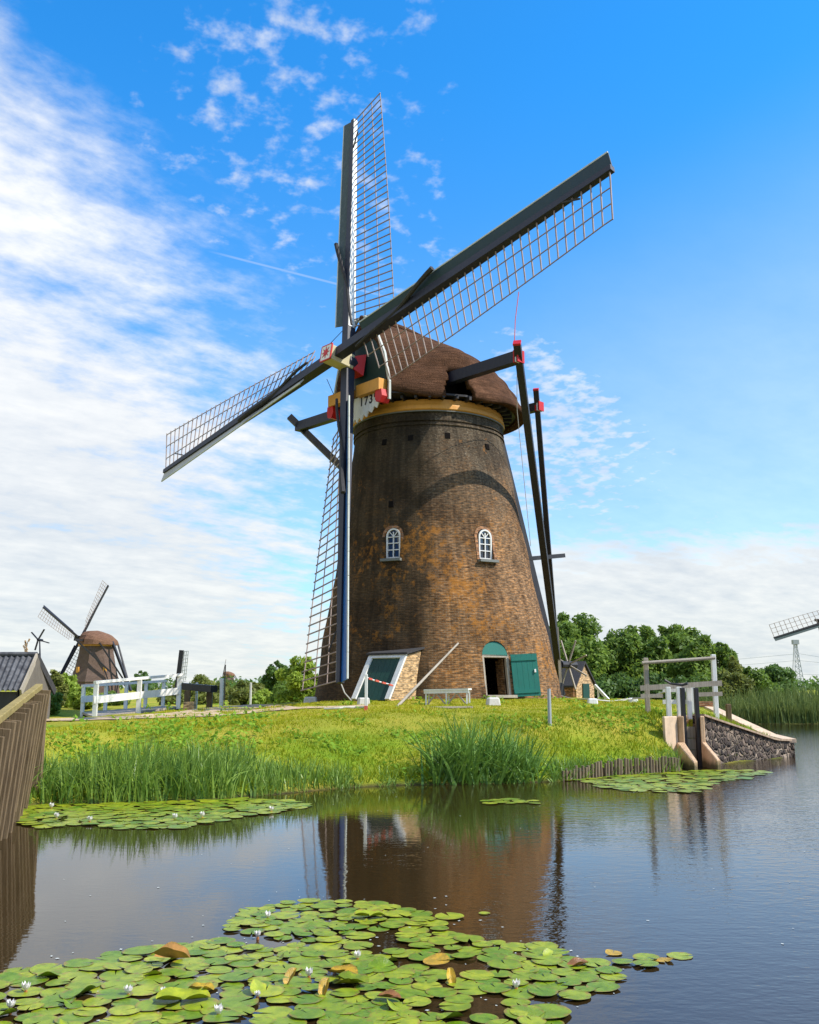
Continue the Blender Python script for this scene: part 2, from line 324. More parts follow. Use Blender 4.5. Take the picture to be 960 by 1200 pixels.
# ------------------------------------------------------------------ mesh helpers
ORG = {}
class MB:
    def __init__(s): s.v = []; s.f = []; s.uv = None; s.tone = None; s.smooth = False
    def add(s, vs, fs):
        n = len(s.v); s.v += [V(p) for p in vs]; s.f += [tuple(i + n for i in f) for f in fs]; return s
    def frame_box(s, c, ax, ay, az, hx, hy, hz, tx=1, ty=1):
        c = V(c); vs = []
        for z, kx, ky in ((-1, 1, 1), (1, tx, ty)):
            for x, y in ((-1, -1), (1, -1), (1, 1), (-1, 1)): vs.append(c + ax*(x*hx*kx) + ay*(y*hy*ky) + az*(z*hz))
        return s.add(vs, [(3, 2, 1, 0), (4, 5, 6, 7), (0, 1, 5, 4), (1, 2, 6, 5), (2, 3, 7, 6), (3, 0, 4, 7)])
    def box(s, lo, hi):
        lo, hi = V(lo), V(hi); h = (hi - lo)/2
        return s.frame_box((lo + hi)/2, V((1, 0, 0)), V((0, 1, 0)), V((0, 0, 1)), h.x, h.y, h.z)
    def beam(s, a, b, w, h=None, up=(0, 0, 1), t=1.0):
        a, b = V(a), V(b); d = (b - a); L = d.length; d.normalize(); up = V(up)
        x = d.cross(up)
        if x.length < 1e-4: x = d.cross(V((1, 0, 0)))
        x.normalize(); y = x.cross(d)
        return s.frame_box((a + b)/2, x, y, d, w/2, (h or w)/2, L/2, t, t)
    def tube(s, pts, r, n=8, r1=None):
        pts = [V(p) for p in pts]; rings = []
        for i, p in enumerate(pts):
            d = (pts[min(i + 1, len(pts) - 1)] - pts[max(i - 1, 0)]).normalized()
            x = d.cross(V((0, 0, 1)))
            if x.length < 1e-3: x = d.cross(V((0, 1, 0)))
            x.normalize(); y = x.cross(d); rr = r + ((r1 if r1 is not None else r) - r)*i/max(1, len(pts) - 1)
            rings.append([p + (x*math.cos(2*PI*k/n) + y*math.sin(2*PI*k/n))*rr for k in range(n)])
        vs = [p for q in rings for p in q]; fs = []
        for i in range(len(pts) - 1):
            for k in range(n): fs.append((i*n + k, i*n + (k + 1) % n, (i + 1)*n + (k + 1) % n, (i + 1)*n + k))
        fs += [tuple(range(n))[::-1], tuple((len(pts) - 1)*n + k for k in range(n))]
        return s.add(vs, fs)
    def lathe(s, c, prof, n=64, cap=True, fn=None):
        c = V(c); vs = []
        for z, r in prof:
            for k in range(n): a = 2*PI*k/n; vs.append(c + V((math.sin(a)*r, -math.cos(a)*r, z)))
        fs = []
        for i in range(len(prof) - 1):
            for k in range(n): fs.append((i*n + k, i*n + (k + 1) % n, (i + 1)*n + (k + 1) % n, (i + 1)*n + k))
        if cap: fs += [tuple(range(n))[::-1], tuple((len(prof) - 1)*n + k for k in range(n))]
        return s.add(vs, fs)
    def prism(s, poly, fx, fy, o, d):
        """polygon (2-D) in frame (o, fx, fy) extruded by vector d"""
        o, fx, fy, d = V(o), V(fx), V(fy), V(d); n = len(poly)
        a = [o + fx*p[0] + fy*p[1] for p in poly]; b = [p + d for p in a]
        return s.add(a + b, [tuple(range(n))[::-1], tuple(range(n, 2*n))] + [(i, (i + 1) % n, n + (i + 1) % n, n + i) for i in range(n)])
def link(name, me, m, parent=None, org=None):
    o = bpy.data.objects.new(name, me); COL.objects.link(o)
    if m is not None: me.materials.append(M[m] if isinstance(m, str) else m)
    if parent is not None: o.parent = parent
    else: o.location = org or (0, 0, 0)
    return o
def build(name, mb, m, parent=None, org=None, smooth=False, uvf=None, bevel=0):
    """mesh from world coordinates; a child keeps its root's origin"""
    base = V(ORG[root_of(parent).name]) if parent is not None else V(org or (0, 0, 0))
    me = bpy.data.meshes.new(name); me.from_pydata([tuple(p - base) for p in mb.v], [], mb.f)
    bm = bmesh.new(); bm.from_mesh(me); bmesh.ops.recalc_face_normals(bm, faces=bm.faces)
    if bevel: bmesh.ops.bevel(bm, geom=list(bm.edges), offset=bevel, segments=1, affect='EDGES', clamp_overlap=True)
    bm.to_mesh(me); bm.free()
    if smooth: me.shade_smooth()
    if uvf:
        uv = me.uv_layers.new(name='UVMap')
        for p in me.polygons:
            us = [uvf(V(me.vertices[me.loops[li].vertex_index].co) + base, p) for li in p.loop_indices]
            for li, q in zip(p.loop_indices, us): uv.data[li].uv = q
    o = link(name, me, m, parent, org)
    if parent is None: ORG[o.name] = tuple(base)
    return o
def root_of(o):
    while o.parent is not None: o = o.parent
    return o
def tag(o, label=None, cat=None, group=None, kind=None):
    if label: o['label'] = label
    if cat: o['category'] = cat
    if group: o['group'] = group
    if kind: o['kind'] = kind
    return o
def thing(name, loc, label, cat, group=None):
    o = bpy.data.objects.new(name, None); o.empty_display_size = .2; COL.objects.link(o); o.location = loc; ORG[o.name] = tuple(loc)
    return tag(o, label, cat, group)
def copy_tree(o, parent=None):
    c = o.copy(); COL.objects.link(c); c.parent = parent
    if parent is None: ORG[c.name] = (0, 0, 0)
    for ch in list(o.children): copy_tree(ch, c)
    return c
def npmesh(name, verts, faces_flat, nper, m, tone=None, parent=None, org=(0, 0, 0), smooth=False):
    """big meshes: verts (n,3) world, faces flat indices of equal size nper"""
    base = np.array(ORG[root_of(parent).name]) if parent is not None else np.array(org, float)
    me = bpy.data.meshes.new(name); nv = len(verts); nf = len(faces_flat)//nper
    me.vertices.add(nv); me.vertices.foreach_set('co', (np.asarray(verts) - base).astype(np.float32).ravel())
    me.loops.add(nf*nper); me.loops.foreach_set('vertex_index', np.asarray(faces_flat, np.int32))
    me.polygons.add(nf); me.polygons.foreach_set('loop_start', np.arange(nf, dtype=np.int32)*nper)
    if tone is not None:
        a = me.attributes.new('tone', 'FLOAT', 'POINT'); a.data.foreach_set('value', np.asarray(tone, np.float32))
    me.update(calc_edges=True)
    if smooth: me.shade_smooth()
    o = link(name, me, m, parent, tuple(base))
    if parent is None: ORG[o.name] = tuple(base)
    return o

# ------------------------------------------------------------------ terrain, water, path
def axis_pts(segs):
    out = []
    for a, b, st in segs: out += list(np.arange(a, b, st))
    return np.array(out + [segs[-1][1]])
gx = axis_pts([(-2500, -400, 300), (-400, -60, 20), (-60, -16, 2), (-16, 14, .2), (14, 60, 2), (60, 400, 20), (400, 2500, 300)])
gy = axis_pts([(-60, 0, 6), (0, 16, 1), (16, 32, .2), (32, 60, .4), (60, 100, 3), (100, 400, 20), (400, 3000, 200)])
XX, YY = np.meshgrid(gx, gy); ZZ = ground(XX, YY)
nx, ny = len(gx), len(gy)
idx = np.arange(nx*ny).reshape(ny, nx)
q = np.stack([idx[:-1, :-1], idx[:-1, 1:], idx[1:, 1:], idx[1:, :-1]], -1).reshape(-1)
t = npmesh('ground', np.stack([XX.ravel(), YY.ravel(), ZZ.ravel()], 1), q, 4, 'ground', smooth=True); tag(t, 'grassy polder ground and mill mound', kind='structure')
w = build('water', MB().add([(-2500, -60, 0), (2500, -60, 0), (2500, 70, 0), (-2500, 70, 0)], [(0, 1, 2, 3)]), 'water'); tag(w, 'still brown canal water', kind='structure')
up_ = [(52, 843.5), (100, 842), (150, 840), (200, 836), (235, 831), (268, 828), (300, 826), (328, 827), (350, 829.5), (400, 828), (440, 826.5)]
lo_ = [(52, 846), (100, 845), (150, 843.5), (205, 841.5), (245, 840.5), (290, 837), (315, 834), (332, 833), (352, 831.5), (400, 829.8), (442, 828.3)]
pv = []; pf = []
for i in range(len(up_) - 1):
    for k in range(4):
        s = k/4; A = [up_[i][j] + (up_[i+1][j] - up_[i][j])*s for j in (0, 1)]; B = [lo_[i][j] + (lo_[i+1][j] - lo_[i][j])*s for j in (0, 1)]
        a, b_ = on_ground(*A), on_ground(*B)
        for j in range(7): p = a.lerp(b_, j/6); pv.append(V((p.x, p.y, gz(p.x, p.y) + .025)))
for i in range(len(pv)//7 - 1):
    for j in range(6): pf.append((i*7 + j, i*7 + j + 1, i*7 + j + 8, i*7 + j + 7))
PATH = np.array([[p.x, p.y] for p in pv])
tag(build('path', MB().add(pv, pf), 'sand', smooth=True), 'sandy footpath along the dyke', kind='structure')

# ------------------------------------------------------------------ the windmill
YAW = .845; TILT = .165; PH = .192
n0 = V((-math.sin(YAW), -math.cos(YAW), 0)); rr = V((math.cos(YAW), -math.sin(YAW), 0)); UP = V((0, 0, 1))
nn = n0*math.cos(TILT) + UP*math.sin(TILT); uu = rr.cross(nn); uu = uu if uu.z > 0 else -uu
e1 = rr*math.cos(PH) + uu*math.sin(PH); e2 = uu*math.cos(PH) - rr*math.sin(PH)
HUB = V((-2.77, 37.07, 15.1)); AX = V((.80, 40.0, 0)); BASEX = V((1.16, 40.0, 0)); GZ = 1.58
mill = thing('windmill', (1.16, 40, GZ), 'large brick tower windmill with brown thatched cap and four lattice sails on the mound', 'windmill')
def axis(z):   # the old tower leans a little
    return BASEX.lerp(AX, min(1, max(0, (z - 1.6)/11.3)))
TP = [(1.0, 5.14), (1.58, 5.05), (2.9, 4.83), (4.3, 4.58), (5.5, 4.33), (6.76, 4.07), (8.0, 3.88), (9.35, 3.69), (10.8, 3.48), (12.2, 3.2), (12.9, 3.1)]
def trad(z): return float(np.interp(z, [p[0] for p in TP], [p[1] for p in TP]))
def tuv(p, poly):
    a = axis(p.z); th = math.atan2(p.x - a.x, -(p.y - a.y)); return (th*4.0 if abs(th) < 3.0 else th*4.0, p.z)
def tower_shell(prof, n=128):
    mb = MB(); k = len(prof)
    for z, r in prof:
        a = axis(z)
        for i in range(n):
            th = 2*PI*(i + .5)/n - PI; r2 = r + (.022*math.sin(3*th + z*1.3) + .016*math.sin(7*th - z*2.1 + 1) + .010*math.sin(13*th + z*3.7))*(z > 2.2); mb.v.append(V((a.x + math.sin(th)*r2, a.y - math.cos(th)*r2, z)))
    for j in range(k):
        j2 = (j + 1) % k
        for i in range(n): mb.f.append((j*n + i, j*n + (i + 1) % n, j2*n + (i + 1) % n, j2*n + i))
    return mb
def arch(w, h, n=10, seg=0):
    """arched opening, springing at h-w/2"""
    r = w/2; return [(-r, 0), (r, 0)] + [(r*math.cos(PI*i/n), h - r + r*math.sin(PI*i/n)) for i in range(n + 1)]
def wallframe(deg, z, tilt=True):
    th = R(deg); o = V((math.sin(th), -math.cos(th), 0)); t_ = V((math.cos(th), math.sin(th), 0)); r = trad(z); a = axis(z)
    be = math.atan((trad(z - .5) - trad(z + .5))) if tilt else 0
    u = UP*math.cos(be) - o*math.sin(be)
    return a + o*r + UP*z, t_, u, t_.cross(u)  # point on wall, right, up, outward(ish)
dense = [(z, trad(z)) for z in np.linspace(1.0, 12.9, 40)]
shell = tower_shell(dense + [(z, r - .75) for z, r in dense[::-1]])
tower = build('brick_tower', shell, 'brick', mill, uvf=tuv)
WIN = [(-24.3, 6.86), (29.6, 6.84)]; DOOR = (25.2, GZ)
cuts = MB()
for dg, z in WIN:
    p, t_, u, o = wallframe(dg, z, False); o = V((math.sin(R(dg)), -math.cos(R(dg)), 0)); cuts.prism(arch(.66, 1.22), t_, UP, p - o*1.6, o*3)
p, t_, u, o = wallframe(DOOR[0], DOOR[1] + .05)
cuts.prism(arch(1.1, 2.12), t_, u, p - o*1.5, o*2.4)
def boolean(o, mb):
    me = bpy.data.meshes.new('cut'); me.from_pydata([tuple(v - V(ORG[mill.name])) for v in mb.v], [], mb.f)
    bm = bmesh.new(); bm.from_mesh(me); bmesh.ops.recalc_face_normals(bm, faces=bm.faces); bm.to_mesh(me); bm.free()
    c = bpy.data.objects.new('cut', me); COL.objects.link(c); c.location = ORG[mill.name]
    md = o.modifiers.new('b', 'BOOLEAN'); md.object = c; md.operation = 'DIFFERENCE'; md.solver = 'EXACT'
    bpy.context.view_layer.update(); dgr = bpy.context.evaluated_depsgraph_get()
    nm = bpy.data.meshes.new_from_object(o.evaluated_get(dgr)); o.modifiers.clear(); old = o.data; o.data = nm
    bpy.data.objects.remove(c); bpy.data.meshes.remove(me)
boolean(tower, cuts)
# seam of the UV is at the back; corbel courses under the curb
for z0, z1, dr in ((12.32, 12.42, .05), (12.5, 12.88, .07)):
    c = tower_shell([(z0, trad(z0) + dr), (z1, trad(z1) + dr), (z1, trad(z1) - .1), (z0, trad(z0) - .1)], 96)
    build('brick_course', c, 'brick', tower, uvf=tuv)
# small putlog holes
for dg, z in ((-14, 11.75), (12, 11.85), (44, 11.6), (-34, 11.7), (-26, 9.05)):
    p, t_, u, o = wallframe(dg, z); build('wall_hole', MB().frame_box(p - o*.02, t_, o, u, .1, .05, .12), 'void', tower)
build('curb_ring', MB().lathe((AX.x, AX.y, 12.9), [(0, 2.9), (0, 3.22), (.06, 3.3), (.2, 3.28), (.3, 3.24), (.46, 3.22), (.46, 2.9)], 96, False), 'yellow', mill, smooth=False)
build('lead_strip', MB().lathe((AX.x, AX.y, 12.86), [(0, 3.2), (0, 3.27), (.038, 3.27), (.038, 3.2)], 96, False), 'cgrey', mill)
# --- windows
for dg, z in WIN:
    p, t_, u, o = wallframe(dg, z, False); o = V((math.sin(R(dg)), -math.cos(R(dg)), 0)); b0 = p - o*.12
    w_ = build('window', MB(), 'white', mill) if False else None
    fr = MB()
    outer, inner = arch(.60, 1.2, 12), [(x*.8, .08 + y*.885) for x, y in arch(.60, 1.2, 12)]
    n = len(outer); f3 = [b0 + t_*x + UP*y for x, y in outer] + [b0 + t_*x + UP*y for x, y in inner]
    f3 += [q - o*.07 for q in f3]
    fs = []
    for i in range(n):
        j = (i + 1) % n; fs += [(i, j, n + j, n + i), (2*n + i, 2*n + j, 3*n + j, 3*n + i), (i, j, 2*n + j, 2*n + i), (n + i, n + j, 3*n + j, 3*n + i)]
    fr.add(f3, fs)
    fr.frame_box(b0 - o*.035 + UP*.56, t_, o, UP, .018, .03, .5)
    for hz in (.36, .62, .86): fr.frame_box(b0 - o*.036 + UP*hz, t_, o, UP, .25, .028, .017)
    for sg in (-1, 1): fr.beam(b0 - o*.035 + UP*.87, b0 - o*.035 + UP*1.07 + t_*(.17*sg), .03)
    w_ = build('window', fr, 'white', mill); tag(w_, 'arched white sash window, ' + ('in the dark flank' if dg < 0 else 'above the door'))
    build('pane', MB().prism([(x*.97, y*.99) for x, y in arch(.64, 1.2, 12)], t_, UP, b0 - o*.1, o*.02), 'glass', w_)
    build('sill', MB().frame_box(p + o*.06 - UP*.05, t_, o, UP, .42, .12, .05), 'cgrey', w_)
    sur = MB(); out2 = arch(.90, 1.36, 12); i2 = arch(.68, 1.24, 12)
    b1 = p + o*.0
    vs = []
    for poly in (out2, i2):
        for x, y in poly:
            zz = p.z + y - .02; a = axis(zz); rz = trad(zz) + .018; th = math.asin(max(-1, min(1, x/rz))) + R(dg); vs.append(V((a.x + math.sin(th)*rz, a.y - math.cos(th)*rz, zz)))
    n = len(out2); vs += [v - o*.06 for v in vs]; fs = []
    for i in range(1, n):
        j = (i + 1) % n; fs += [(i, j, n + j, n + i), (i, j, 2*n + j, 2*n + i), (n + i, n + j, 3*n + j, 3*n + i)]
    sur.add(vs, fs); build('brick_arch', sur, 'darkbrick', w_, uvf=lambda q, f: (q.x + q.y*.5, q.z))
# --- door
p, t_, u, o = wallframe(DOOR[0], GZ + .05)
dr = MB()
for sx, wd in ((-.52, .05), (.52, .06)): dr.frame_box(p + t_*sx - o*.16 + u*.8, t_, o, u, wd, .07, .8)
dr.frame_box(p - o*.16 + u*1.56, t_, o, u, .57, .07, .05)
dr.frame_box(p - o*.05 + u*.03, t_, o, u, .62, .25, .05)
door = build('door', dr, 'greywood', mill)
ar = MB(); ar.prism([(x, y) for x, y in arch(1.08, 1.085, 12)[2:]], t_, u, p - o*.15 + u*1.02, o*.06)
build('arch_panel', ar, 'green', door)
hz = p + t_*.6 - o*.02; ld = (t_*.93 + o*.30).normalized(); lo = ld.cross(u)
lf = MB()
for i in range(5): lf.frame_box(hz + ld*(.11 + .2*i) + u*.82 + lo*.03, ld, lo, u, .097, .025, .78)
leaf = build('door_leaf', lf, 'green', door)
for hh in (.18, 1.38): build('batten', MB().frame_box(hz + ld*.5 + u*(hh + .04) + lo*.07, ld, lo, u, .48, .02, .07), 'green', door)
build('handle', MB().frame_box(hz + ld*.88 + u*.95 + lo*.075, ld, lo, u, .03, .03, .06), 'white', door)
build('brick_reveal', MB().frame_box(p + t_*.40 - o*.5 + u*.75, t_, o, u, .02, .25, .74), 'brick', door, uvf=lambda q, f: (q.y, q.z))
# --- lean-to porch with sloping cellar door
PO = V((-.60, -.80, 0)); PS = V((.80, -.60, 0)); pb = V((-1.36, 34.35, 0))
pz = GZ - .1; wd = .84
def pp(s, w, z): return pb - PO*s + PS*w + UP*z
side = [(0, pz), (1.0, GZ + 1.58), (3.4, GZ + 2.05), (3.4, pz)]
sd = MB()
for sg in (-1, 1):
    a = [pp(s, wd*sg, z) for s, z in side]; b_ = [pp(s, wd*sg - .16*sg, z) for s, z in side]; sd.add(a + b_, [(0, 1, 2, 3), (4, 5, 6, 7), (0, 1, 5, 4), (1, 2, 6, 5), (2, 3, 7, 6)])
porch = build('porch', sd, 'porchbrick', mill, uvf=lambda q, f: ((q - pb).dot(PO) + (q - pb).dot(PS), q.z))
rf = MB(); a0, a1 = 1.0, 3.4
top = [pp(.86, -wd - .1, GZ + 1.60), pp(.86, wd + .1, GZ + 1.60), pp(3.3, wd + .1, GZ + 2.1), pp(3.3, -wd - .1, GZ + 2.1)]
rf.add(top + [q_ + UP*.07 for q_ in top], [(0, 1, 2, 3), (4, 5, 6, 7), (0, 1, 5, 4), (1, 2, 6, 5), (2, 3, 7, 6), (3, 0, 4, 7)])
build('roof', rf, 'roofblack', porch)
su = (pp(1.0, 0, GZ + 1.58) - pp(.0, 0, GZ)).normalized(); sl = (pp(1.0, 0, GZ + 1.58) - pp(0, 0, GZ)).length; so = PS.cross(su); so = so if so.dot(PO) > 0 else -so
f0 = pp(0, 0, GZ)
fm = MB()
for sg in (-1, 1): fm.frame_box(f0 + PS*(sg*(wd - .08)) + su*(sl/2) + so*.04, PS, so, su, .1, .04, sl/2)
fm.frame_box(f0 + su*(sl - .07) + so*.042, PS, so, su, wd - .18, .04, .08)
build('door_frame', fm, 'white', porch)
dm = MB()
for i in range(6): dm.frame_box(f0 + PS*(-.55 + .22*i) + su*(sl/2 - .08) + so*.0, PS, so, su, .106, .02, sl/2 - .06)
build('porch_door', dm, 'dgreen', porch)

# --- cap
EAVE_Z = 13.42
def capp(s, w, z): return V((AX.x, AX.y, 0)) + n0*s + rr*w + UP*z
half = [(3.75, 1.72), (3.0, 2.35), (2.0, 3.05), (1.0, 3.55), (0, 3.85), (-1.0, 3.95), (-2.0, 3.65), (-2.9, 3.05), (-3.6, 2.2), (-4.05, 1.15), (-4.2, 0)]
ridge_s = [3.7, 3.0, 2.2, 1.4, .6, -.2, -1.0, -1.6, -2.0, -2.2, -2.25]
def rz(s): return float(np.interp(s, [-2.6, -2.2, -1.2, 0, 1.5, 3.0, 3.8], [15.75, 16.05, 16.6, 16.95, 17.15, 17.12, 17.0]))
def cap_side(sg, grow=0.0, dz=0.0):
    rows = []
    for (s, w), sr in zip(half, ridge_s):
        e = capp(s, w*sg, EAVE_Z + (.28 if s > 3.5 else .12 if s > 2.5 else 0)); rp = capp(sr, 0, rz(sr)); row = []
        out = (e - rp); out.z = 0; out.normalize(); L = (rp - e).length
        for k in range(25):
            t = k/24; q_ = e.lerp(rp, t); bul = .15*L*math.sin(PI*t)**.9*(1 - .25*t)
            q_ = q_ + out*(bul*.6) + UP*(bul*.75)
            # eyebrow over the long cross beam on both flanks
            d2 = ((s - 1.0)/.95)**2; q_ = q_ + (out*.34 + UP*.26)*math.exp(-d2)*math.exp(-((t - .36)/.12)**2)
            row.append(q_ + out*(.035*math.sin(9.5*t*L) + .02*math.sin(23*s + 7*w))*(1 if t < .9 else 0) - UP*(.05*math.sin(31*s + 17*w) if k == 0 else 0))
        rows.append(row)
    return rows
def refine(rows, m=8):
    out = []
    for i in range(len(rows) - 1):
        p0, p1, p2, p3 = rows[max(i-1, 0)], rows[i], rows[i+1], rows[min(i+2, len(rows)-1)]
        for k in range(m):
            t = k/m
            out.append([.5*((2*b) + (c - a)*t + (2*a - 5*b + 4*c - d)*t*t + (3*b - a - 3*c + d)*t**3) for a, b, c, d in zip(p0, p1, p2, p3)])
    return out + [rows[-1]]
th = MB(); centre = capp(0, 0, EAVE_Z)
for sg in (-1, 1):
    rows = refine(cap_side(sg)); n0v = len(th.v); k = 13
    full = []
    for row in rows:
        e = row[0]; inw = (centre - e); inw.z = 0; inw.normalize()
        full.append([e + inw*.42 - UP*.02, e + inw*.06 - UP*.06] + row)
    m_ = len(full[0]); th.add([q_ for r_ in full for q_ in r_], [(i*m_ + j, i*m_ + j + 1, (i + 1)*m_ + j + 1, (i + 1)*m_ + j) for i in range(len(full) - 1) for j in range(m_ - 1)])
bm = bmesh.new(); 
cap = build('thatched_cap', th, 'thatch', mill, smooth=True)
bm.from_mesh(cap.data); bmesh.ops.remove_doubles(bm, verts=bm.verts, dist=.01); bmesh.ops.recalc_face_normals(bm, faces=bm.faces); bm.to_mesh(cap.data); bm.free(); pass
def notch(o):
    bm = bmesh.new(); bm.from_mesh(o.data); og = V(ORG[mill.name]); kill = []
    for f in bm.faces:
        q_ = f.calc_center_median() + og; w_ = (q_ - V((AX.x, AX.y, 0))).dot(rr); s_ = (q_ - V((AX.x, AX.y, 0))).dot(n0); h_ = q_.z - EAVE_Z
        bx = LL.lerp(LR, 0); tpar = (w_ - (LL - V((AX.x, AX.y, LL.z))).dot(rr))/max(1e-6, (LR - LL).dot(rr)); sc = (LL.lerp(LR, tpar) - V((AX.x, AX.y, 0))).dot(n0)
        if abs(w_) > 1.9 and h_ < 1.25 and -.34 - .25*max(0, .8 - h_) < s_ - sc < .40 + .30*max(0, .8 - h_)**.5 : kill.append(f)
    bmesh.ops.delete(bm, geom=kill, context='FACES'); bm.to_mesh(o.data); bm.free(); o.data.shade_smooth()
LR, LL = V((3.96, 34.7, 14.32)), V((-5.23, 44.3, 14.32)); notch(cap)
sol = cap.modifiers.new('thick', 'SOLIDIFY'); sol.thickness = .22; sol.offset = -1
for sg in (-1, 1):
    c = LL.lerp(LR, .5 + .24*sg); build('beam_hole_shade', MB().frame_box(LL.lerp(LR, .5 + .20*sg) - UP*.30, (LR - LL).normalized(), n0, UP, .3, .72, .62), 'void', cap)  # black box stands in for the shade inside the thatch notch
# dark underside with rafters
und = MB(); ring = [capp(s, w*sg*.93, EAVE_Z + .12) for sg in (1,) for s, w in half] + [capp(s, -w*.93, EAVE_Z + .12) for s, w in half[::-1][1:]]
ring = [V((q_.x, q_.y, EAVE_Z + .1)) for q_ in ring]; und.prism([( (q_ - centre).dot(rr), (q_ - centre).dot(n0)) for q_ in ring], rr, n0, centre + UP*.06, UP*.08)
build('cap_floor', und, 'black', cap)
for i in range(40):
    a = 2*PI*i/40; d = V((math.sin(a), -math.cos(a), 0)); c = V((AX.x, AX.y, EAVE_Z - .03)); build('rafter', MB().beam(c + d*3.0, c + d*3.62, .1, .14), 'black', cap)
# ridge roll
build('ridge_roll', MB().tube([capp(s, 0, rz(s) + .05) for s in np.linspace(3.75, -2.2, 16)], .14, 8), 'thatch', cap, smooth=True)
# --- front gable
gb = MB(); gs = 3.55
gpoly = [(-.5, 13.35), (1.62, 13.35), (1.62, 13.9), (1.3, 15.2), (.75, 16.3), (.2, 16.95), (-.5, 16.6)]
gb.prism(gpoly, rr, UP, capp(gs, 0, 0), n0*.1)
gable = build('front_gable', gb, 'cgreen', mill)
gl = MB(); gl.prism([(-1.75, 13.3), (-.5, 13.3), (-.5, 16.6), (-.75, 16.4), (-1.35, 15.2), (-1.75, 13.9)], rr, UP, capp(gs, 0, 0), n0*.1)
build('grey_boarding', gl, 'cgrey', gable)
bg = MB()
edge = [(1.75, 13.2), (1.76, 13.9), (1.45, 15.2), (.88, 16.35), (.2, 17.1), (-.3, 17.1), (-.95, 16.35), (-1.55, 15.2), (-1.88, 13.9), (-1.86, 13.2)]
for i in range(len(edge) - 1):
    a, b_ = edge[i], edge[i + 1]; bg.beam(capp(gs + .14, a[0], a[1]), capp(gs + .14, b_[0], b_[1]), .09, .10, n0)
build('barge_board', bg, 'edge', gable)
for x0, x1 in ((-1.72, -.35), (.15, 1.6)):
    build('breast_beam', MB().frame_box(capp(gs + .34, (x0 + x1)/2, 13.80), rr, n0, UP, (x1 - x0)/2, .22, .235), 'yellow', gable)
for x in (-1.66, 1.5):
    pr = [(-.18, .0), (.18, .0), (.23, -.28), (.09, -.52), (-.15, -.47), (-.21, -.24)]
    build('red_corbel', MB().prism(pr, rr, UP, capp(gs + .05, x, 13.58), n0*.45), 'red', gable)
# white scalloped beard board carrying the year
bd = [(-.35, 13.62), (1.35, 13.62), (1.72, 13.38), (1.5, 13.12), (1.3, 13.16), (1.15, 12.95), (1.0, 13.05), (.82, 12.82), (.66, 12.93), (.5, 12.7), (.33, 12.84), (.18, 12.62), (.05, 12.78), (-.1, 12.58), (-.22, 12.75), (-.35, 12.62)]
beard = build('beard_board', MB().prism(bd, rr, UP, capp(gs + .25, 0, 0), n0*.05), 'white', mill)
fc = bpy.data.curves.new('year_number', 'FONT'); fc.body = '1738'; fc.size = .5; fc.align_x = 'CENTER'; fc.extrude = .004; fc.offset = .012; fc.space_character = 1.2
ft = bpy.data.objects.new('lettering', fc); COL.objects.link(ft); bpy.context.view_layer.update()
fm_ = bpy.data.meshes.new_from_object(ft.evaluated_get(bpy.context.evaluated_depsgraph_get())); bpy.data.objects.remove(ft)
fo = bpy.data.objects.new('year_number', fm_); COL.objects.link(fo); fo.parent = beard; fm_.materials.clear(); fm_.materials.append(M['black'])
mt = Matrix((rr, UP, n0)).transposed().to_4x4(); mt.translation = capp(gs + .308, .66, 13.22) - V(ORG[mill.name]); fo.matrix_local = mt
# --- hub, shaft
build('wind_shaft', MB().tube([HUB - nn*3.2, HUB - nn*.2], .36, 12), 'navy', mill)
hb = MB().frame_box(HUB + nn*.16, rr, uu, nn, .31, .31, .60); hub = build('poll_end', hb, 'cream', mill, bevel=.03)
build('hub_face', MB().frame_box(HUB + nn*.775, rr, uu, nn, .31, .31, .02), 'white', hub)
star = [((.27 if i % 2 == 0 else .10)*math.cos(PI*i/8), (.27 if i % 2 == 0 else .10)*math.sin(PI*i/8)) for i in range(16)]
build('red_star', MB().prism(star, rr, uu, HUB + nn*.802, nn*.014), 'red', hub)
rim = MB()
for a, b_ in (((-.33, -.33), (.33, -.33)), ((.33, -.33), (.33, .33)), ((.33, .33), (-.33, .33)), ((-.33, .33), (-.33, -.33))):
    rim.beam(HUB + nn*.77 + rr*a[0] + uu*a[1], HUB + nn*.77 + rr*b_[0] + uu*b_[1], .045, .06, nn)
build('red_rim', rim, 'red', hub)
wg = MB(); wg.frame_box(HUB - nn*.66, rr, uu, nn, .48, .48, .2, .6, .6); build('red_collar', wg, 'red', hub)
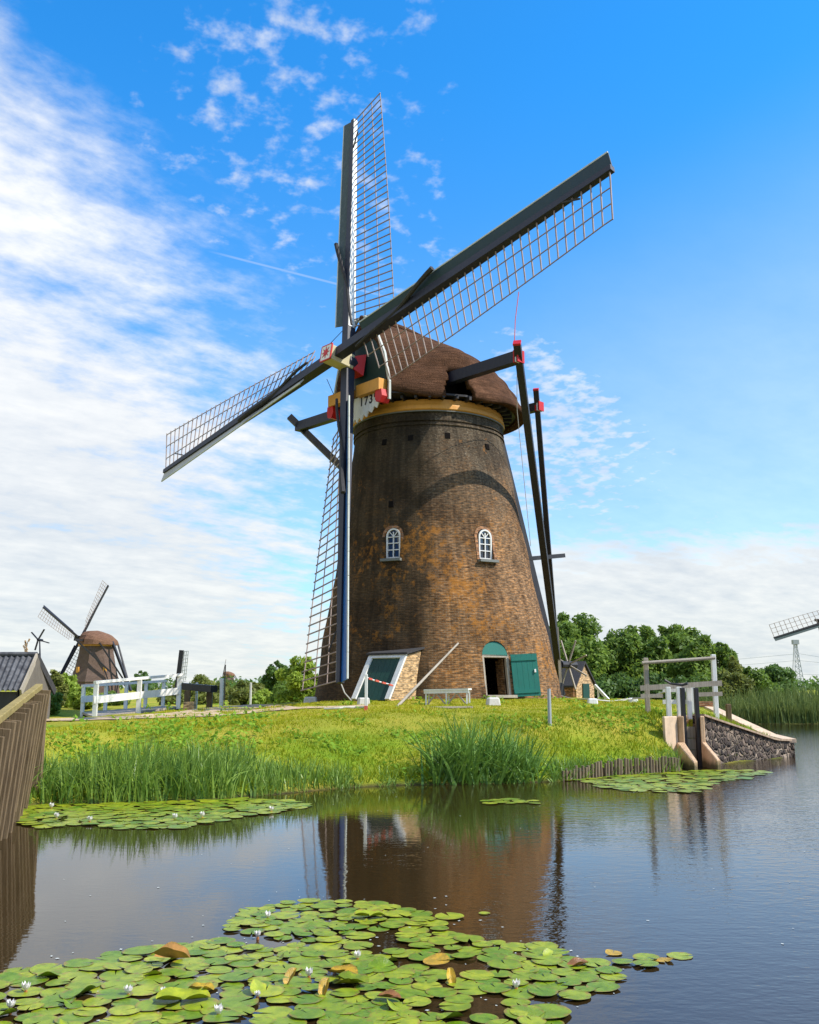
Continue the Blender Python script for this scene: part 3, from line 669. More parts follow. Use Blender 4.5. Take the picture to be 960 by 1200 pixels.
# --- sails
def chord(c, n_, rho): b_ = R(np.interp(rho, [2.4, 13.4], [23, -5])); return c*math.cos(b_) - n_*math.sin(b_)
def sail(parent, H, n_, e, c, L, board, stock='navy', label=None, white_side=True, detail=True, scale=1.0):
    k = scale
    st = MB()
    h0, h1 = .19*k, .10*k; vs = []
    for rho, h in ((-.2*k, h0), (3*k, h0*.95), (L, h1)):
        for a, b_ in ((-1, -1), (1, -1), (1, 1), (-1, 1)): vs.append(H + e*rho + c*(a*h) + n_*(b_*h*1.1))
    st.add(vs, [(0, 1, 2, 3), (8, 9, 10, 11)] + [(i*4 + j, i*4 + (j + 1) % 4, i*4 + 4 + (j + 1) % 4, i*4 + 4 + j) for i in (0, 1) for j in range(4)])
    s_ = build('sail', st, stock, parent)
    if label: s_['label'] = label
    if white_side:
        ws = MB(); hh = lambda q_: h0 + (h1 - h0)*q_/L
        a, b_ = 1.7*k, L - .05
        vs = [H + e*q_ + c*(hh(q_) + d) + n_*(v*hh(q_)*1.0) for q_ in (a, b_) for d, v in ((.003, -1), (.02, -1), (.02, 1), (.003, 1))]
        ws.add(vs, [(0, 1, 2, 3), (4, 5, 6, 7), (0, 1, 5, 4), (1, 2, 6, 5), (2, 3, 7, 6), (3, 0, 4, 7)]); build('white_stock_side', ws, 'white', s_)
    lt = MB(); nb = 33 if detail else 17; r0, r1 = 1.75*k, L - .1*k; W = 2.05*k; th_ = .036*k if detail else .06*k
    rh = [r0 + (r1 - r0)*i/(nb - 1) for i in range(nb)]
    for i, q_ in enumerate(rh):
        wl = W*(.37 if i == 0 else .69 if i == 1 else 1.0) + .04
        cd = chord(c, n_, q_/k); lt.beam(H + e*q_ - c*.1*k, H + e*q_ + cd*wl, th_*1.15, th_, n_)
    for fr_, st_i in ((.35, 0), (.675, 1), (.995, 2)):
        for i in range(st_i, nb - 1):
            a = H + e*rh[i] + chord(c, n_, rh[i]/k)*(W*fr_); b_ = H + e*rh[i + 1] + chord(c, n_, rh[i + 1]/k)*(W*fr_)
            off = n_*(-.03*k); lt.beam(a + off, b_ + off, th_*.85, th_*.8, n_)
    build('lattice', lt, 'lath', s_)
    def bc(q_): b_ = R(np.interp(q_/k, [2, 13.4], [34, 14])); return -c*math.cos(b_) + n_*math.sin(b_)
    wb = MB(); ed = MB(); q0, q1 = 1.9*k, L; vs = []; m_ = 12
    for i in range(m_ + 1):
        q_ = q0 + (q1 - q0)*i/m_; d = bc(q_); o_ = H + e*q_ - c*(.05*k); b2 = d.cross(e)
        vs += [o_ + b2*.02, o_ + d*.52*k + b2*.02, o_ + d*.52*k - b2*.02, o_ - b2*.02]
    wb.add(vs, [(0, 1, 2, 3), (m_*4, m_*4 + 1, m_*4 + 2, m_*4 + 3)] + [(i*4 + j, i*4 + (j + 1) % 4, i*4 + 4 + (j + 1) % 4, i*4 + 4 + j) for i in range(m_) for j in range(4)])
    build('wind_board', wb, board, s_)
    if detail:
        for i in range(m_):
            qa, qb = q0 + (q1 - q0)*i/m_, q0 + (q1 - q0)*(i + .985)/m_
            ed.beam(H + e*qa - c*.05 + bc(qa)*.54, H + e*qb - c*.05 + bc(qb)*.54, .06, .05, n_)
        build('edge_lath', ed, 'edge', s_)
        rp = []
        for i in range(15):
            t = i/14; q_ = 1.6 + 4.6*t; x = .42 - .95*t**1.2; rp.append(H + e*q_ + (c*x if x > 0 else bc(q_)*(-x)) + n_*(.2 + .04*math.sin(9*t)))
        build('furled_cloth', MB().tube(rp, .055, 6, .1), 'cloth', s_)
        build('cloth_cleat', MB().beam(H + e*(L - 1.9) + c*.15 + n_*.12, H + e*(L - 1.2) + c*.5 + n_*.16, .05), 'cloth', s_)
    return s_
OFF = .35
sail(mill, HUB - nn*OFF, nn, e2, e1, 13.5, 'greygreen', 'navy', 'upright sail with grey-green board and white stock side')
sail(mill, HUB - nn*OFF, nn, -e2, -e1, 13.3, 'blue', 'navy', 'bottom sail with bright blue board hanging before the tower')
sail(mill, HUB + nn*OFF, nn, e1, -e2, 13.75, 'teal', 'navy', 'long raised sail with dark teal board', white_side=False)
sail(mill, HUB + nn*OFF, nn, -e1, e2, 13.6, 'boardpale', 'navy', 'lowered sail with pale board pointing away', white_side=False)
# --- tail
TB = V((6.92, 45.5, 2.6)); LR, LL = V((3.96, 34.7, 14.32)), V((-5.23, 44.3, 14.32)); SR, SL = V((5.40, 39.8, 13.9)), V((.75, 44.1, 13.9))
dl = (LR - LL).normalized(); ds = (SR - SL).normalized()
lsp = build('long_cross_beam', MB().beam(LL - dl*.2, LR + dl*.3, .36, .44), 'navy', mill); ssp = build('short_cross_beam', MB().beam(SL - ds*.1, SR + ds*.3, .3, .36), 'black', mill)
for q_, d, p_ in ((LR, dl, lsp), (SR, ds, ssp)):
    for k in range(3): build('red_band', MB().beam(q_ + d*(.14 + .09*k), q_ + d*(.19 + .09*k), .40 if p_ == lsp else .35, .48 if p_ == lsp else .4), 'red' if k != 1 else 'white', p_)
def brace(a, b_, w, name='tail_brace', cap_red=True, ext=.55):
    d = (b_ - a).normalized(); o_ = build(name, MB().beam(a - d*ext, b_, w, w*1.1), 'black', mill)
    if cap_red: build('red_tip', MB().beam(a - d*(ext + .06), a - d*(ext - .02), w*1.08, w*1.2), 'red', o_)
brace(LR + dl*.12 + V((0, -.0, 0)) + rr*.14, TB + rr*.15, .27); brace(LL - dl*.05, TB - rr*.1, .27, cap_red=False, ext=.7)
brace(SR + ds*.15, TB.lerp(SR, .12) + rr*.1, .22, ext=.75); brace(SL, TB.lerp(SL, .12), .22, cap_red=False)
tp = capp(-4.2, 0, 13.9)
build('tail_pole', MB().beam(tp, TB - UP*.5 + (TB - tp).normalized()*.5, .42, .36), 'black', mill)
cb = TB.lerp(LR, .36) ; ca = at(617, 655, 41.0); cb = at(661, 651, 42.6)
build('brace_tie', MB().beam(ca, cb, .16, .18), 'black', mill)
build('tail_post', MB().beam(at(657, 800, 44.6), at(653, 735, 44.6), .12, .12), 'greywood', mill)
wc = at(666, 779, 45.6); whl = MB(); wa, wb_ = V((.62, -.78, 0)), UP
wnm = wa.cross(wb_)
for i in range(4):
    a = PI*i/4 + .35; d = wa*math.cos(a) + wb_*math.sin(a); whl.beam(wc - d*1.22, wc + d*1.22, .065, .065, wnm)
wh = build('capstan_wheel', whl, 'greywood', mill); build('wheel_axle', MB().tube([wc - wnm*.5, wc + wnm*.5], .17, 10), 'black', wh)
# rope from raised sail to the brace and its tail
rp0 = at(608, 342, 35.4); 
build('flag_line', MB().tube([rp0, at(604, 375, 35.2), at(603, 402, 35.0)], .018, 5), 'tape', mill)
build('hand_line', MB().tube([at(606, 424, 35.6), at(606, 480, 37.5), at(622, 640, 42)], .014, 5), 'rope', mill)
for a, b_ in ((at(377, 413, 38.8), at(401, 388, 37.6)), (at(383, 444, 38), at(391, 462, 38.2))): build('stay_wire', MB().tube([a, b_], .014, 5), 'black', mill)
build('sail_rope', MB().tube([at(400, 802, 34.6), at(404, 812, 34.4), at(412, 821, 34.2)], .022, 5), 'rope', mill)

exec_parts = True

# ------------------------------------------------------------------ far mills
def far_mill(px, D, yaw, ph, label, hub_y, rb=5.4, rt=3.4, L=12.6, board='navy', top=10.4):
    k = 1.0; x = (px - 480)/FOC*D*.985; z0 = .8
    r_ = thing('windmill', (x, D, z0), label, 'windmill')
    prof = [(.0, rb*1.0), (2.2, rb*.93), (2.35, rb*.96), (5, rb*.8), (8, rb*.68), (top - z0, rt)]
    mb = MB(); n = 8; vs = []
    for z, r in prof:
        for i in range(n): a = 2*PI*(i + .5)/n + .35; vs.append(V((x + math.sin(a)*r, D - math.cos(a)*r, z0 + z)))
    mb.add(vs, [(i*n + j, i*n + (j + 1) % n, i*n + n + (j + 1) % n, i*n + n + j) for i in range(len(prof) - 1) for j in range(n)])
    build('octagonal_tower', mb, 'bodythatch', r_)
    nA = V((-math.sin(yaw), -math.cos(yaw), 0)); rA = V((math.cos(yaw), -math.sin(yaw), 0))
    hz_ = CAM_Z + D*math.tan(PITCH - math.atan((hub_y - 600)/FOC))
    nt_ = (nA*math.cos(.15) + UP*math.sin(.15)); uA = rA.cross(nt_); uA = uA if uA.z > 0 else -uA
    H = V((x, D, hz_)) + nA*4.4
    e_1 = rA*math.cos(ph) + uA*math.sin(ph); e_2 = uA*math.cos(ph) - rA*math.sin(ph)
    for e, c, o in ((e_2, e_1, -.3), (-e_2, -e_1, -.3), (e_1, -e_2, .3), (-e_1, e_2, .3)):
        sail(r_, H + nt_*o, nt_, e, c, L, board, 'black', None, False, False)
    build('poll_end', MB().frame_box(H + nt_*.2, rA, uA, nt_, .4, .4, .9), 'black', r_)
    cm = MB(); C0 = V((x, D, 0)); rows = []
    for s, w, zt in ((3.3, 1.6, 2.6), (2, 2.9, 2.9), (0, 3.9, 2.9), (-2, 3.6, 2.3), (-3.6, 2.3, 1.4), (-4.2, .3, .3)):
        row = []
        for i in range(11):
            a = PI*i/10; row.append(C0 + nA*s + rA*(w*math.cos(a)) + UP*(top + .2 + zt*math.sin(a)**.8))
        rows.append(row)
    cm.add([q_ for w_ in rows for q_ in w_], [(i*11 + j, i*11 + j + 1, i*11 + 12 + j, i*11 + 11 + j) for i in range(5) for j in range(10)] + [tuple(range(11))])
    build('thatched_cap', cm, 'thatch2', r_)
    build('curb_ring', MB().lathe((x, D, top - .1), [(0, 0.1), (0, rt + .15), (.5, rt + .15), (.5, .1)], 16), 'yellow', r_)
    tb = C0 - nA*9 + UP*1.4
    for sg in (-1, 1):
        a = C0 + rA*(5.6*sg) + nA*.5 + UP*(top + 1.0); build('tail_brace', MB().beam(a, tb, .32), 'black', r_)
        a = C0 + rA*(2.8*sg) - nA*3.0 + UP*(top + .5); build('tail_brace', MB().beam(a, tb, .28), 'black', r_)
    build('long_cross_beam', MB().beam(C0 + rA*6 + nA*.5 + UP*(top + 1), C0 - rA*6 + nA*.5 + UP*(top + 1), .38), 'black', r_)
    build('tail_pole', MB().beam(C0 - nA*3.8 + UP*(top + .8), tb, .45), 'black', r_)
    for a in (-.6, .75):
        p = C0 + V((math.sin(a)*rb*.79, -math.cos(a)*rb*.79, z0 + 4.7)); build('window', MB().frame_box(p, V((math.cos(a), math.sin(a), 0)), V((math.sin(a), -math.cos(a), 0)), UP, .35, .12, .55), 'yellow', r_)
    return r_
far_mill(111, 195, R(112), R(25), 'thatched octagonal windmill seen beyond the white footbridge and the dark shed', 747, rb=5.3, rt=3.4, top=10.3)
far_mill(1006, 150, R(5), R(17), 'windmill at the picture edge whose lattice sail reaches over the lattice pylon', 718, rb=5.6, rt=3.5, L=14.4, board='greygreen', top=11.4)
far_mill(268, 640, R(82), R(5), 'tiny windmill on the horizon beside a thin white post', 795, rb=5.0, rt=3.4, top=9.5)

# ------------------------------------------------------------------ trees, shrubs, reeds
def leaf_cloud(blobs, n, size, flat=.0, seed=0):
    g = np.random.default_rng(seed)
    bl = np.array(blobs, float); wts = bl[:, 3]**2; wts /= wts.sum()
    k = g.choice(len(bl), n, p=wts)
    d = g.normal(size=(n, 3)); d /= np.linalg.norm(d, axis=1, keepdims=True)
    rad = (.35 + .85*g.random(n)**.6)
    c = bl[k, :3] + d*(bl[k, 3]*rad)[:, None]*np.array([1, 1, .85])
    nrm = d*.8 + g.normal(size=(n, 3))*.75 + np.array([0, 0, .25]); nrm /= np.linalg.norm(nrm, axis=1, keepdims=True)
    a = np.cross(nrm, g.normal(size=(n, 3))); a /= np.linalg.norm(a, axis=1, keepdims=True); b = np.cross(nrm, a)
    s = size*(.5 + g.random(n))[:, None]
    v = np.stack([c - a*s*.9, c - b*s*.42 + nrm*s*.15, c + a*s*.9, c + b*s*.42 + nrm*s*.15], 1).reshape(-1, 3)
    tone = np.repeat(np.clip(.5*g.random(n) + .5*((k*37 % 17)/17.0), 0, 1), 4)
    return v, np.arange(4*n), tone
def tree(name, x, y, h, rad, label, m='leaf', leaves=5000, size=.2, cat='tree', group=None, trunk=.25, nb=16, seed=0, crown='crown', z=None, slim=1.0):
    g = random.Random(seed); z0 = gz(x, y) - .05 if z is None else z
    r_ = thing(name, (x, y, z0), label, cat, group)
    tb = MB(); th = h*trunk; lean = V((g.uniform(-.1, .1)*h*.3, g.uniform(-.1, .1)*h*.3, 0))
    tr = max(.04, h*.022); b0 = V((x, y, z0)); b1 = b0 + lean*.5 + UP*max(th, .3); b2 = b0 + lean + UP*h*.85
    tb.tube([b0 - UP*.1, b0.lerp(b1, .5) + V((g.uniform(-.05, .05), 0, 0)), b1, b2], tr*1.2, 8, tr*.35)
    blobs = []
    for i in range(nb):
        t = (i + .5)/nb; zz = z0 + th*.75 + (h - th*.75)*(.10 + .86*t)
        prof = math.sin(PI*min(1, max(.08, (t*.82 + .16))))**.7 * slim
        a = g.uniform(0, 2*PI); q_ = rad*prof*math.sqrt(g.random())*.85
        br = rad*g.uniform(.26, .46)*(.55 + .45*prof)
        if t > .9: br *= .6
        c = b0 + lean*t + V((math.cos(a)*q_, math.sin(a)*q_, zz - z0 - br*.3)); blobs.append((*c, br)); 
        if i % 3 == 0: blobs.append((c.x + br*g.uniform(-.9, .9), c.y + br*g.uniform(-.9, .9), c.z + br*g.uniform(.3, .9), br*.5))
        if i % 2 == 0: tb.tube([b0.lerp(b2, .2 + .6*t), b0.lerp(b2, .28 + .6*t).lerp(c, .5), c], tr*.4, 5, tr*.1)
    build('trunk', tb, 'bark', r_)
    v, f, tn = leaf_cloud(blobs, int(leaves*1.7), size*.8, seed=seed); npmesh(crown, v, f, 4, m, tn, r_)
    return r_
def px_tree(name, px, top, D, hw, label, m, base_z=None, **k):
    x = (px - 480)/FOC*D*.983; h = CAM_Z + D*math.tan(PITCH - math.atan((top - 600)/FOC))
    z0 = gz(x, D) if base_z is None else base_z
    return tree(name, x, D, h - z0 + .1, hw/FOC*D*1.18, label, m, **k)
TG = 'trees behind the mill yard'
px_tree('broadleaf_tree', 674, 716, 66, 40, 'tallest green tree of the row, rising right behind the tower', 'leaf', leaves=7500, size=.24, seed=1, group=TG, nb=20, trunk=.12)
px_tree('broadleaf_tree', 712, 750, 72, 32, 'lower shaded tree above the small brick house', 'leafdark', leaves=5000, size=.22, seed=2, group=TG, trunk=.08)
px_tree('broadleaf_tree', 737, 734, 68, 36, 'tall round tree behind the left post of the grey sluice frame', 'leaf', leaves=7000, size=.24, seed=3, group=TG, trunk=.08, nb=20)
px_tree('broadleaf_tree', 696, 757, 78, 30, 'tree filling the gap between the tallest tree and the round one', 'leaf', leaves=5000, size=.22, seed=14, group=TG, trunk=.08, nb=20)
px_tree('broadleaf_tree', 763, 731, 74, 28, 'tree with a thin pointed tip over the grey sluice frame', 'leaf', leaves=5500, size=.22, seed=4, group=TG, trunk=.08, nb=20)
px_tree('broadleaf_tree', 794, 732, 69, 38, 'wide leafy tree behind the middle of the sluice frame', 'leaf', leaves=7500, size=.24, seed=5, group=TG, trunk=.08, nb=20)
px_tree('broadleaf_tree', 824, 744, 64, 30, 'tree behind the right post of the grey sluice frame', 'leaf', leaves=5500, size=.21, seed=6, group=TG, trunk=.06)
px_tree('broadleaf_tree', 843, 752, 67, 22, 'last tree of the row, just right of the tall grey gantry', 'leaf', leaves=5000, size=.2, seed=15, group=TG, trunk=.06, nb=20)
px_tree('young_tree', 862, 768, 60, 15, 'slender young tree with a bare tip between wood and round bush', 'leafolive', leaves=2600, size=.15, seed=7, trunk=.1, slim=.8)
px_tree('bush', 852, 786, 58, 24, 'light green scrub bush beside the slender young tree', 'leafolive', leaves=3000, size=.16, seed=8, trunk=.05)
px_tree('bush', 906, 780, 68, 30, 'dark round bush above the far reed bank', 'leafdark', leaves=6000, size=.19, seed=9, trunk=.05, nb=20)
px_tree('bush', 880, 782, 66, 24, 'leafy bush adjoining the dark round bush', 'leaf', leaves=3500, size=.18, seed=10, trunk=.05)
for i, (px, tp_, D, hw) in enumerate(((690, 800, 60, 26), (726, 790, 62, 28), (768, 792, 61, 30), (812, 796, 60, 30), (838, 806, 59, 22))):
    px_tree('undershrub', px, tp_, D, hw, 'dark leafy shrub filling the foot of the wood behind the mill yard', 'leafdark', leaves=2800, size=.2, seed=20 + i, trunk=.05, cat='shrub', group='shrubs at the foot of the wood')
px_tree('small_tree', 325, 774, 84, 12, 'small grey-green tree standing alone left of the tower', 'leafdark', leaves=2600, size=.2, seed=31, trunk=.12)
px_tree('bush', 349, 769, 55, 21, 'bright yellow-green bush behind the bottom sail', 'leafbright', leaves=2600, size=.17, seed=32, trunk=.06, nb=18)
px_tree('bush', 376, 788, 55, 16, 'low bright bush right against the tower foot', 'leafbright', leaves=1500, size=.15, seed=33, trunk=.06)
px_tree('bush', 330, 798, 58, 15, 'low leafy bush below the small grey-green tree', 'leaf', leaves=1500, size=.16, seed=34, trunk=.06)
SG = 'scrub beyond the white footbridge'
for i, (px, tp_, D, hw, mm, lb) in enumerate((
    (62, 786, 44, 14, 'leafolive', 'olive shrub climbing by the gable of the dark shed'),
    (78, 790, 50, 17, 'leafbright', 'green shrub in front of the thatched octagonal mill'),
    (100, 806, 47, 16, 'leafbright', 'low bright shrub behind the end post of the white footbridge'),
    (55, 806, 41, 14, 'leaf', 'low green shrub beside the dark shed wall'),
    (130, 812, 55, 16, 'leaf', 'low shrub seen between the white footbridge rails'))):
    px_tree('shrub', px, tp_, D, hw, lb, mm, leaves=2200, size=.13, seed=40 + i, trunk=.06, cat='shrub', group=SG)
px_tree('distant_tree', 164, 786, 170, 10, 'small dark distant tree over the footbridge handrail', 'leafdark', leaves=900, size=.4, seed=50, trunk=.1, base_z=.8)
px_tree('distant_bush', 234, 792, 120, 17, 'rounded pale olive bush beyond the dark mill stock', 'leafolive', leaves=1500, size=.3, seed=51, trunk=.06, base_z=.8)
for i, (px, tp_, D, hw, mm) in enumerate(((214, 800, 100, 10, 'leafolive'), (258, 800, 90, 12, 'leafolive'), (284, 797, 80, 12, 'leafolive'), (300, 800, 75, 13, 'leafolive'), (316, 799, 95, 12, 'leaf'), (284, 808, 66, 16, 'leafolive'), (240, 808, 70, 15, 'leafolive'), (200, 812, 62, 14, 'leafolive'), (308, 810, 62, 13, 'leafbright'))):
    px_tree('meadow_shrub', px, tp_, D, hw, 'olive scrub in the meadow between the sandy path and the horizon', mm, leaves=1300, size=.2, seed=60 + i, trunk=.05, cat='shrub', group='meadow scrub behind the path')
# far wood line on the horizon: one mass
bl = []
for i in range(420):
    x = RNG.uniform(-420, 420); y = RNG.uniform(330, 520); bl.append((x, y, 1.5 + RNG.random()*1.6, 1.8 + 2.4*RNG.random()))
v, f, tn = leaf_cloud(bl, 24000, 1.1, seed=5); tag(npmesh('far_woods', v, f, 4, 'leafdark', tn), 'low dark line of far woods along the horizon', kind='stuff')

def blades(pts, hts, wid, lean, droop, seg=4, seed=0, lean_dir=None):
    """curved tapering ribbons"""
    g = np.random.default_rng(seed); n = len(pts)
    az = g.uniform(0, 2*PI, n) if lean_dir is None else lean_dir
    d = np.stack([np.cos(az), np.sin(az), np.zeros(n)], 1); fa = g.uniform(0, PI, n)
    sd = np.stack([np.cos(fa), np.sin(fa)*.6, np.zeros(n)], 1)
    rows = []
    le = lean*(.3 + g.random(n)*1.2); dp = droop*g.random(n)**2
    for i in range(seg + 1):
        t = i/seg
        c = pts + d*((le*t + dp*t**2.5)*hts)[:, None] + np.array([0, 0, 1])*((t - .55*dp*t**3)*hts)[:, None]
        w_ = (wid*(1 - t**1.7)*.5 + .0008)[:, None]*sd
        rows += [c - w_, c + w_]
    v = np.stack(rows, 1).reshape(-1, 3); m_ = 2*(seg + 1)
    base = (np.arange(n)*m_)[:, None, None]
    q_ = np.array([[2*i, 2*i + 1, 2*i + 3, 2*i + 2] for i in range(seg)])[None]
    f = (base + q_).reshape(-1); tone = np.repeat(g.random(n), m_)
    return v, f, tone
def shore_pts(n, x0, x1, d0, d1, seed, z=None):
    g = np.random.default_rng(seed); x = g.uniform(x0, x1, n); y = np.interp(x, SHX, SHY) + g.uniform(d0, d1, n)
    return np.stack([x, y, np.maximum(ground(x, y), -.02) - .02], 1), g
# reed bed along the left shore
P, g = shore_pts(2300, -6.9, -2.6, -.1, 1.5, 3); dens = (P[:, 0] < -3.2) | (g.random(len(P)) < .5); P = P[dens]
h = (1.0 + .3*g.random(len(P)))*np.interp(P[:, 0], [-6.9, -5.5, -4.2, -3.2, -2.6], [.60, .70, .78, .58, .38]); h *= 1 + .22*np.sin(P[:, 0]*5.3)*np.sin(P[:, 0]*1.9 + 1); v, f, tn = blades(P, h*.95, .018 + .034*g.random(len(P))**1.5, .2, .8, 6, 4)
tag(npmesh('reeds', v, f, 4, 'reed', tn), 'dense green reeds along the left bank', kind='stuff')
P, g = shore_pts(430, -2.9, -1.2, -.1, .8, 6); h = (.24 + .32*g.random(len(P)))*np.interp(P[:, 0], [-2.9, -2.2, -1.8, -1.2], [1, 1.15, .9, .5]); v, f, tn = blades(P, h, .018 + .014*g.random(len(P)), .2, .6, 5, 7)
r_ = npmesh('sedge_tuft', v, f, 4, 'reed', tn, org=(-2.1, 19.6, 0)); tag(r_, 'short reed tuft between the tall reeds and the big sedge clump', 'plant')
# the big drooping sedge clump in front of the tower
g = np.random.default_rng(8); ctr = np.array([.55, .95, 1.35, 1.8, 2.25, 2.7]); n = 820; k = g.integers(0, 6, n); x = .15 + ctr[k]*.88 + g.normal(size=n)*.15; y = np.interp(x, SHX, SHY) + g.uniform(-.15, .8, n)
P = np.stack([x, y, np.maximum(ground(x, y), -.02) - .02], 1); h = (.65 + .75*g.random(n)**.8)*np.array([.85, 1.08, 1.12, 1.0, .92, .7])[k]
v, f, tn = blades(P, h*.98, .022 + .036*g.random(n), .45, 1.35, 8, 9)
tag(npmesh('sedge_clump', v, f, 4, 'reedgrey', tn, org=(1.6, 21.2, 0)), 'big clump of long drooping sedge at the water edge before the tower', 'plant')
# small plants by the sluice and under the palisade
P, g = shore_pts(160, 6.0, 6.72, -.1, .25, 12); v, f, tn = blades(P, .25 + .35*g.random(len(P)), .02*np.ones(len(P)), .2, .5, 4, 13)
tag(npmesh('sedge_tuft', v, f, 4, 'reed', tn, org=(6.4, 24.1, 0)), 'small green sedge tuft at the foot of the concrete sluice wall', 'plant')
P, g = shore_pts(260, 3.1, 4.2, -.05, .5, 14); v, f, tn = blades(P, .12 + .3*g.random(len(P)), .02*np.ones(len(P)), .3, .7, 4, 15)
tag(npmesh('sedge_tuft', v, f, 4, 'reedgrey', tn, org=(3.6, 21.9, 0)), 'low ragged sedge where the timber palisade begins', 'plant')
# far reed bank across the water
g = np.random.default_rng(21); n = 9000; x = g.uniform(16.5, 42, n); y = 55.2 + 3.0*g.random(n)**1.5; P = np.stack([x, y, np.maximum(ground(x, y), 0) - .05], 1)
h = (1.0 + .7*g.random(n)); v, f, tn = blades(P, h, .05 + .05*g.random(n), .12, .35, 4, 22)
tag(npmesh('far_reeds', v, f, 4, 'reedfar', tn), 'tall reed bank on the far side of the water', kind='stuff')
# turf
def scatter(n, seed, x0=-9, x1=11.2, y0=16.5, y1=37):
    g = np.random.default_rng(seed); x = g.uniform(x0, x1, n); y = g.uniform(y0, y1, n); z = ground(x, y)
    d = (y - np.interp(x, SHX, SHY))*.85; k = (z > .03) & (d > .02) & (np.hypot(x - 1.16, y - 40) > 5.2)
    k &= ~((x > 6.75) & (x < 7.9) & (y < 26.6)); x, y, z, d = x[k], y[k], z[k], d[k]
    gp = np.zeros((400, 400), bool); i = np.clip(((PATH[:, 0] + 20)*10).astype(int), 0, 399); j = np.clip((PATH[:, 1]*10 - 150).astype(int), 0, 399)
    for a in (-1, 0, 1):
        for b_ in (-1, 0, 1): gp[np.clip(i + a, 0, 399), np.clip(j + b_, 0, 399)] = True
    k = ~gp[np.clip(((x + 20)*10).astype(int), 0, 399), np.clip((y*10 - 150).astype(int), 0, 399)]
    return np.stack([x[k], y[k], z[k] - .01], 1), d[k], g
P, d, g = scatter(150000, 31)
patch = np.sin(P[:, 0]*2.1 + np.sin(P[:, 1]*1.7)*2)*np.sin(P[:, 1]*2.6 + P[:, 0]*.7)*.7 + .5*np.sin(P[:, 0]*.83 + 2)*np.sin(P[:, 1]*.71 + P[:, 0]*.31) + .45*np.sin(P[:, 0]*6.3 + P[:, 1])*np.sin(P[:, 1]*7.7 - P[:, 0]*2)
bare = (np.sin(P[:, 0]*1.13 + 4 + np.sin(P[:, 1]))*np.sin(P[:, 1]*1.9 + P[:, 0]*.4) > .72) & (d > 4); kp = ~(bare & (g.random(len(P)) < .7)); P, d, patch = P[kp], d[kp], patch[kp]
h = (.05 + .07*g.random(len(P)))*np.interp(d, [0, 1.5, 4, 9], [1.6, 1.25, .8, .6])*np.clip(1 + .6*patch, .35, 2)
v, f, tn = blades(P, h, .016 + .012*g.random(len(P)), .4, .8, 2, 32); tag(npmesh('grass', v, f, 4, 'grass', np.clip(tn*.45 + .22*np.repeat(patch, 6) - .12 + .75*np.repeat(np.clip(d/7.5, 0, 1), 6), 0, 1)), 'short sunlit grass on the bank and mound', kind='stuff')
P, g = shore_pts(1900, -1.7, 6.5, -.12, .45, 41); P = P[(P[:, 0] < .1) | (P[:, 0] > 3.0)]; key = np.sin(P[:, 0]*6.1)*np.sin(P[:, 0]*2.3 + 1); P = P[key > -.35]
v, f, tn = blades(P, .10 + .20*g.random(len(P)), .02 + .012*g.random(len(P)), .5, 1.0, 4, 42); tag(npmesh('bank_grass', v, f, 4, 'reed', tn), 'ragged grass tussocks overhanging the waterline', kind='stuff')
# broad-leaved weeds in patches
P, d, g = scatter(42000, 33); key = np.sin(P[:, 0]*1.3 + 1)*np.sin(P[:, 1]*1.9 + .5*P[:, 0]) + .5*np.sin(P[:, 0]*3.7)*np.sin(P[:, 1]*4.3)
k = ((P[:, 0] < -3.4) & (d < 6.5) & (key > -.4)) | ((P[:, 0] > -3.4) & (P[:, 0] < 8.5) & (d < 5) & (key > .38)) | (key > .95)
P = P[k]; n = len(P); hh = g.random(n)*.22*np.where(P[:, 0] < -3.4, 1.5, .7)
nr = g.normal(size=(n, 3))*.6 + np.array([0, -.2, 1]); nr /= np.linalg.norm(nr, axis=1, keepdims=True); a = np.cross(nr, g.normal(size=(n, 3))); a /= np.linalg.norm(a, axis=1, keepdims=True); b_ = np.cross(nr, a)
c = P + np.array([0, 0, 1])*hh[:, None]; s = (.035 + .05*g.random(n))[:, None]
v = np.stack([c - a*s, c - b_*s*.55, c + a*s, c + b_*s*.55], 1).reshape(-1, 3); tag(npmesh('weeds', v, np.arange(4*n), 4, 'weed', np.repeat(g.random(n), 4)), 'patches of broad-leaved weeds in the bank grass', kind='stuff')

# ------------------------------------------------------------------ plank fence and shed, far left
FA, FB = V((-3.98, 8.3, 1.31)), V((-6.62, 17.5, 2.02))
fd = (FB - FA).normalized(); fd2 = V((fd.x, fd.y, 0)).normalized(); fn = V((fd2.y, -fd2.x, 0))
fence = thing('plank_fence', (FB.x, FB.y, 0), 'weathered brown timber plank fence standing in the water along the left edge', 'fence')
nP = 17
pw = V((.97, .10, 0)).normalized(); pt = V((-pw.y, pw.x, 0))
for i in range(nP):
    t = (i + .5)/nP; c = FA.lerp(FB, t) + fn*.06; zt = c.z - .05 + random.uniform(-.04, .04); zb = -.6 if t < .93 else .3
    if i % 3 == 2: zb = random.uniform(.0, .3)
    ln = pw*((.085 + random.uniform(-.018, .018))*(zt - zb)) + fn*random.uniform(-.02, .03); c = c + fd2*random.uniform(-.04, .04)
    a, b_ = V((c.x, c.y, zb)) - ln, V((c.x, c.y, zt))
    build('plank', MB().beam(a, b_, .05, .22, pw), 'fence', fence, bevel=.006)
build('top_rail', MB().beam(FA + UP*.0 - fn*.05, FB + UP*.0 - fn*.05, .12, .10), 'rail', fence, bevel=.01)
build('lower_rail', MB().beam(FA - UP*.7 - fn*.08, FB - UP*.8 - fn*.08, .08, .14), 'fence', fence)
for t in (.1, .5, .9):
    c = FA.lerp(FB, t) - fn*.16; build('post', MB().beam(V((c.x, c.y, -.8)), c - UP*.05, .13), 'fence', fence)
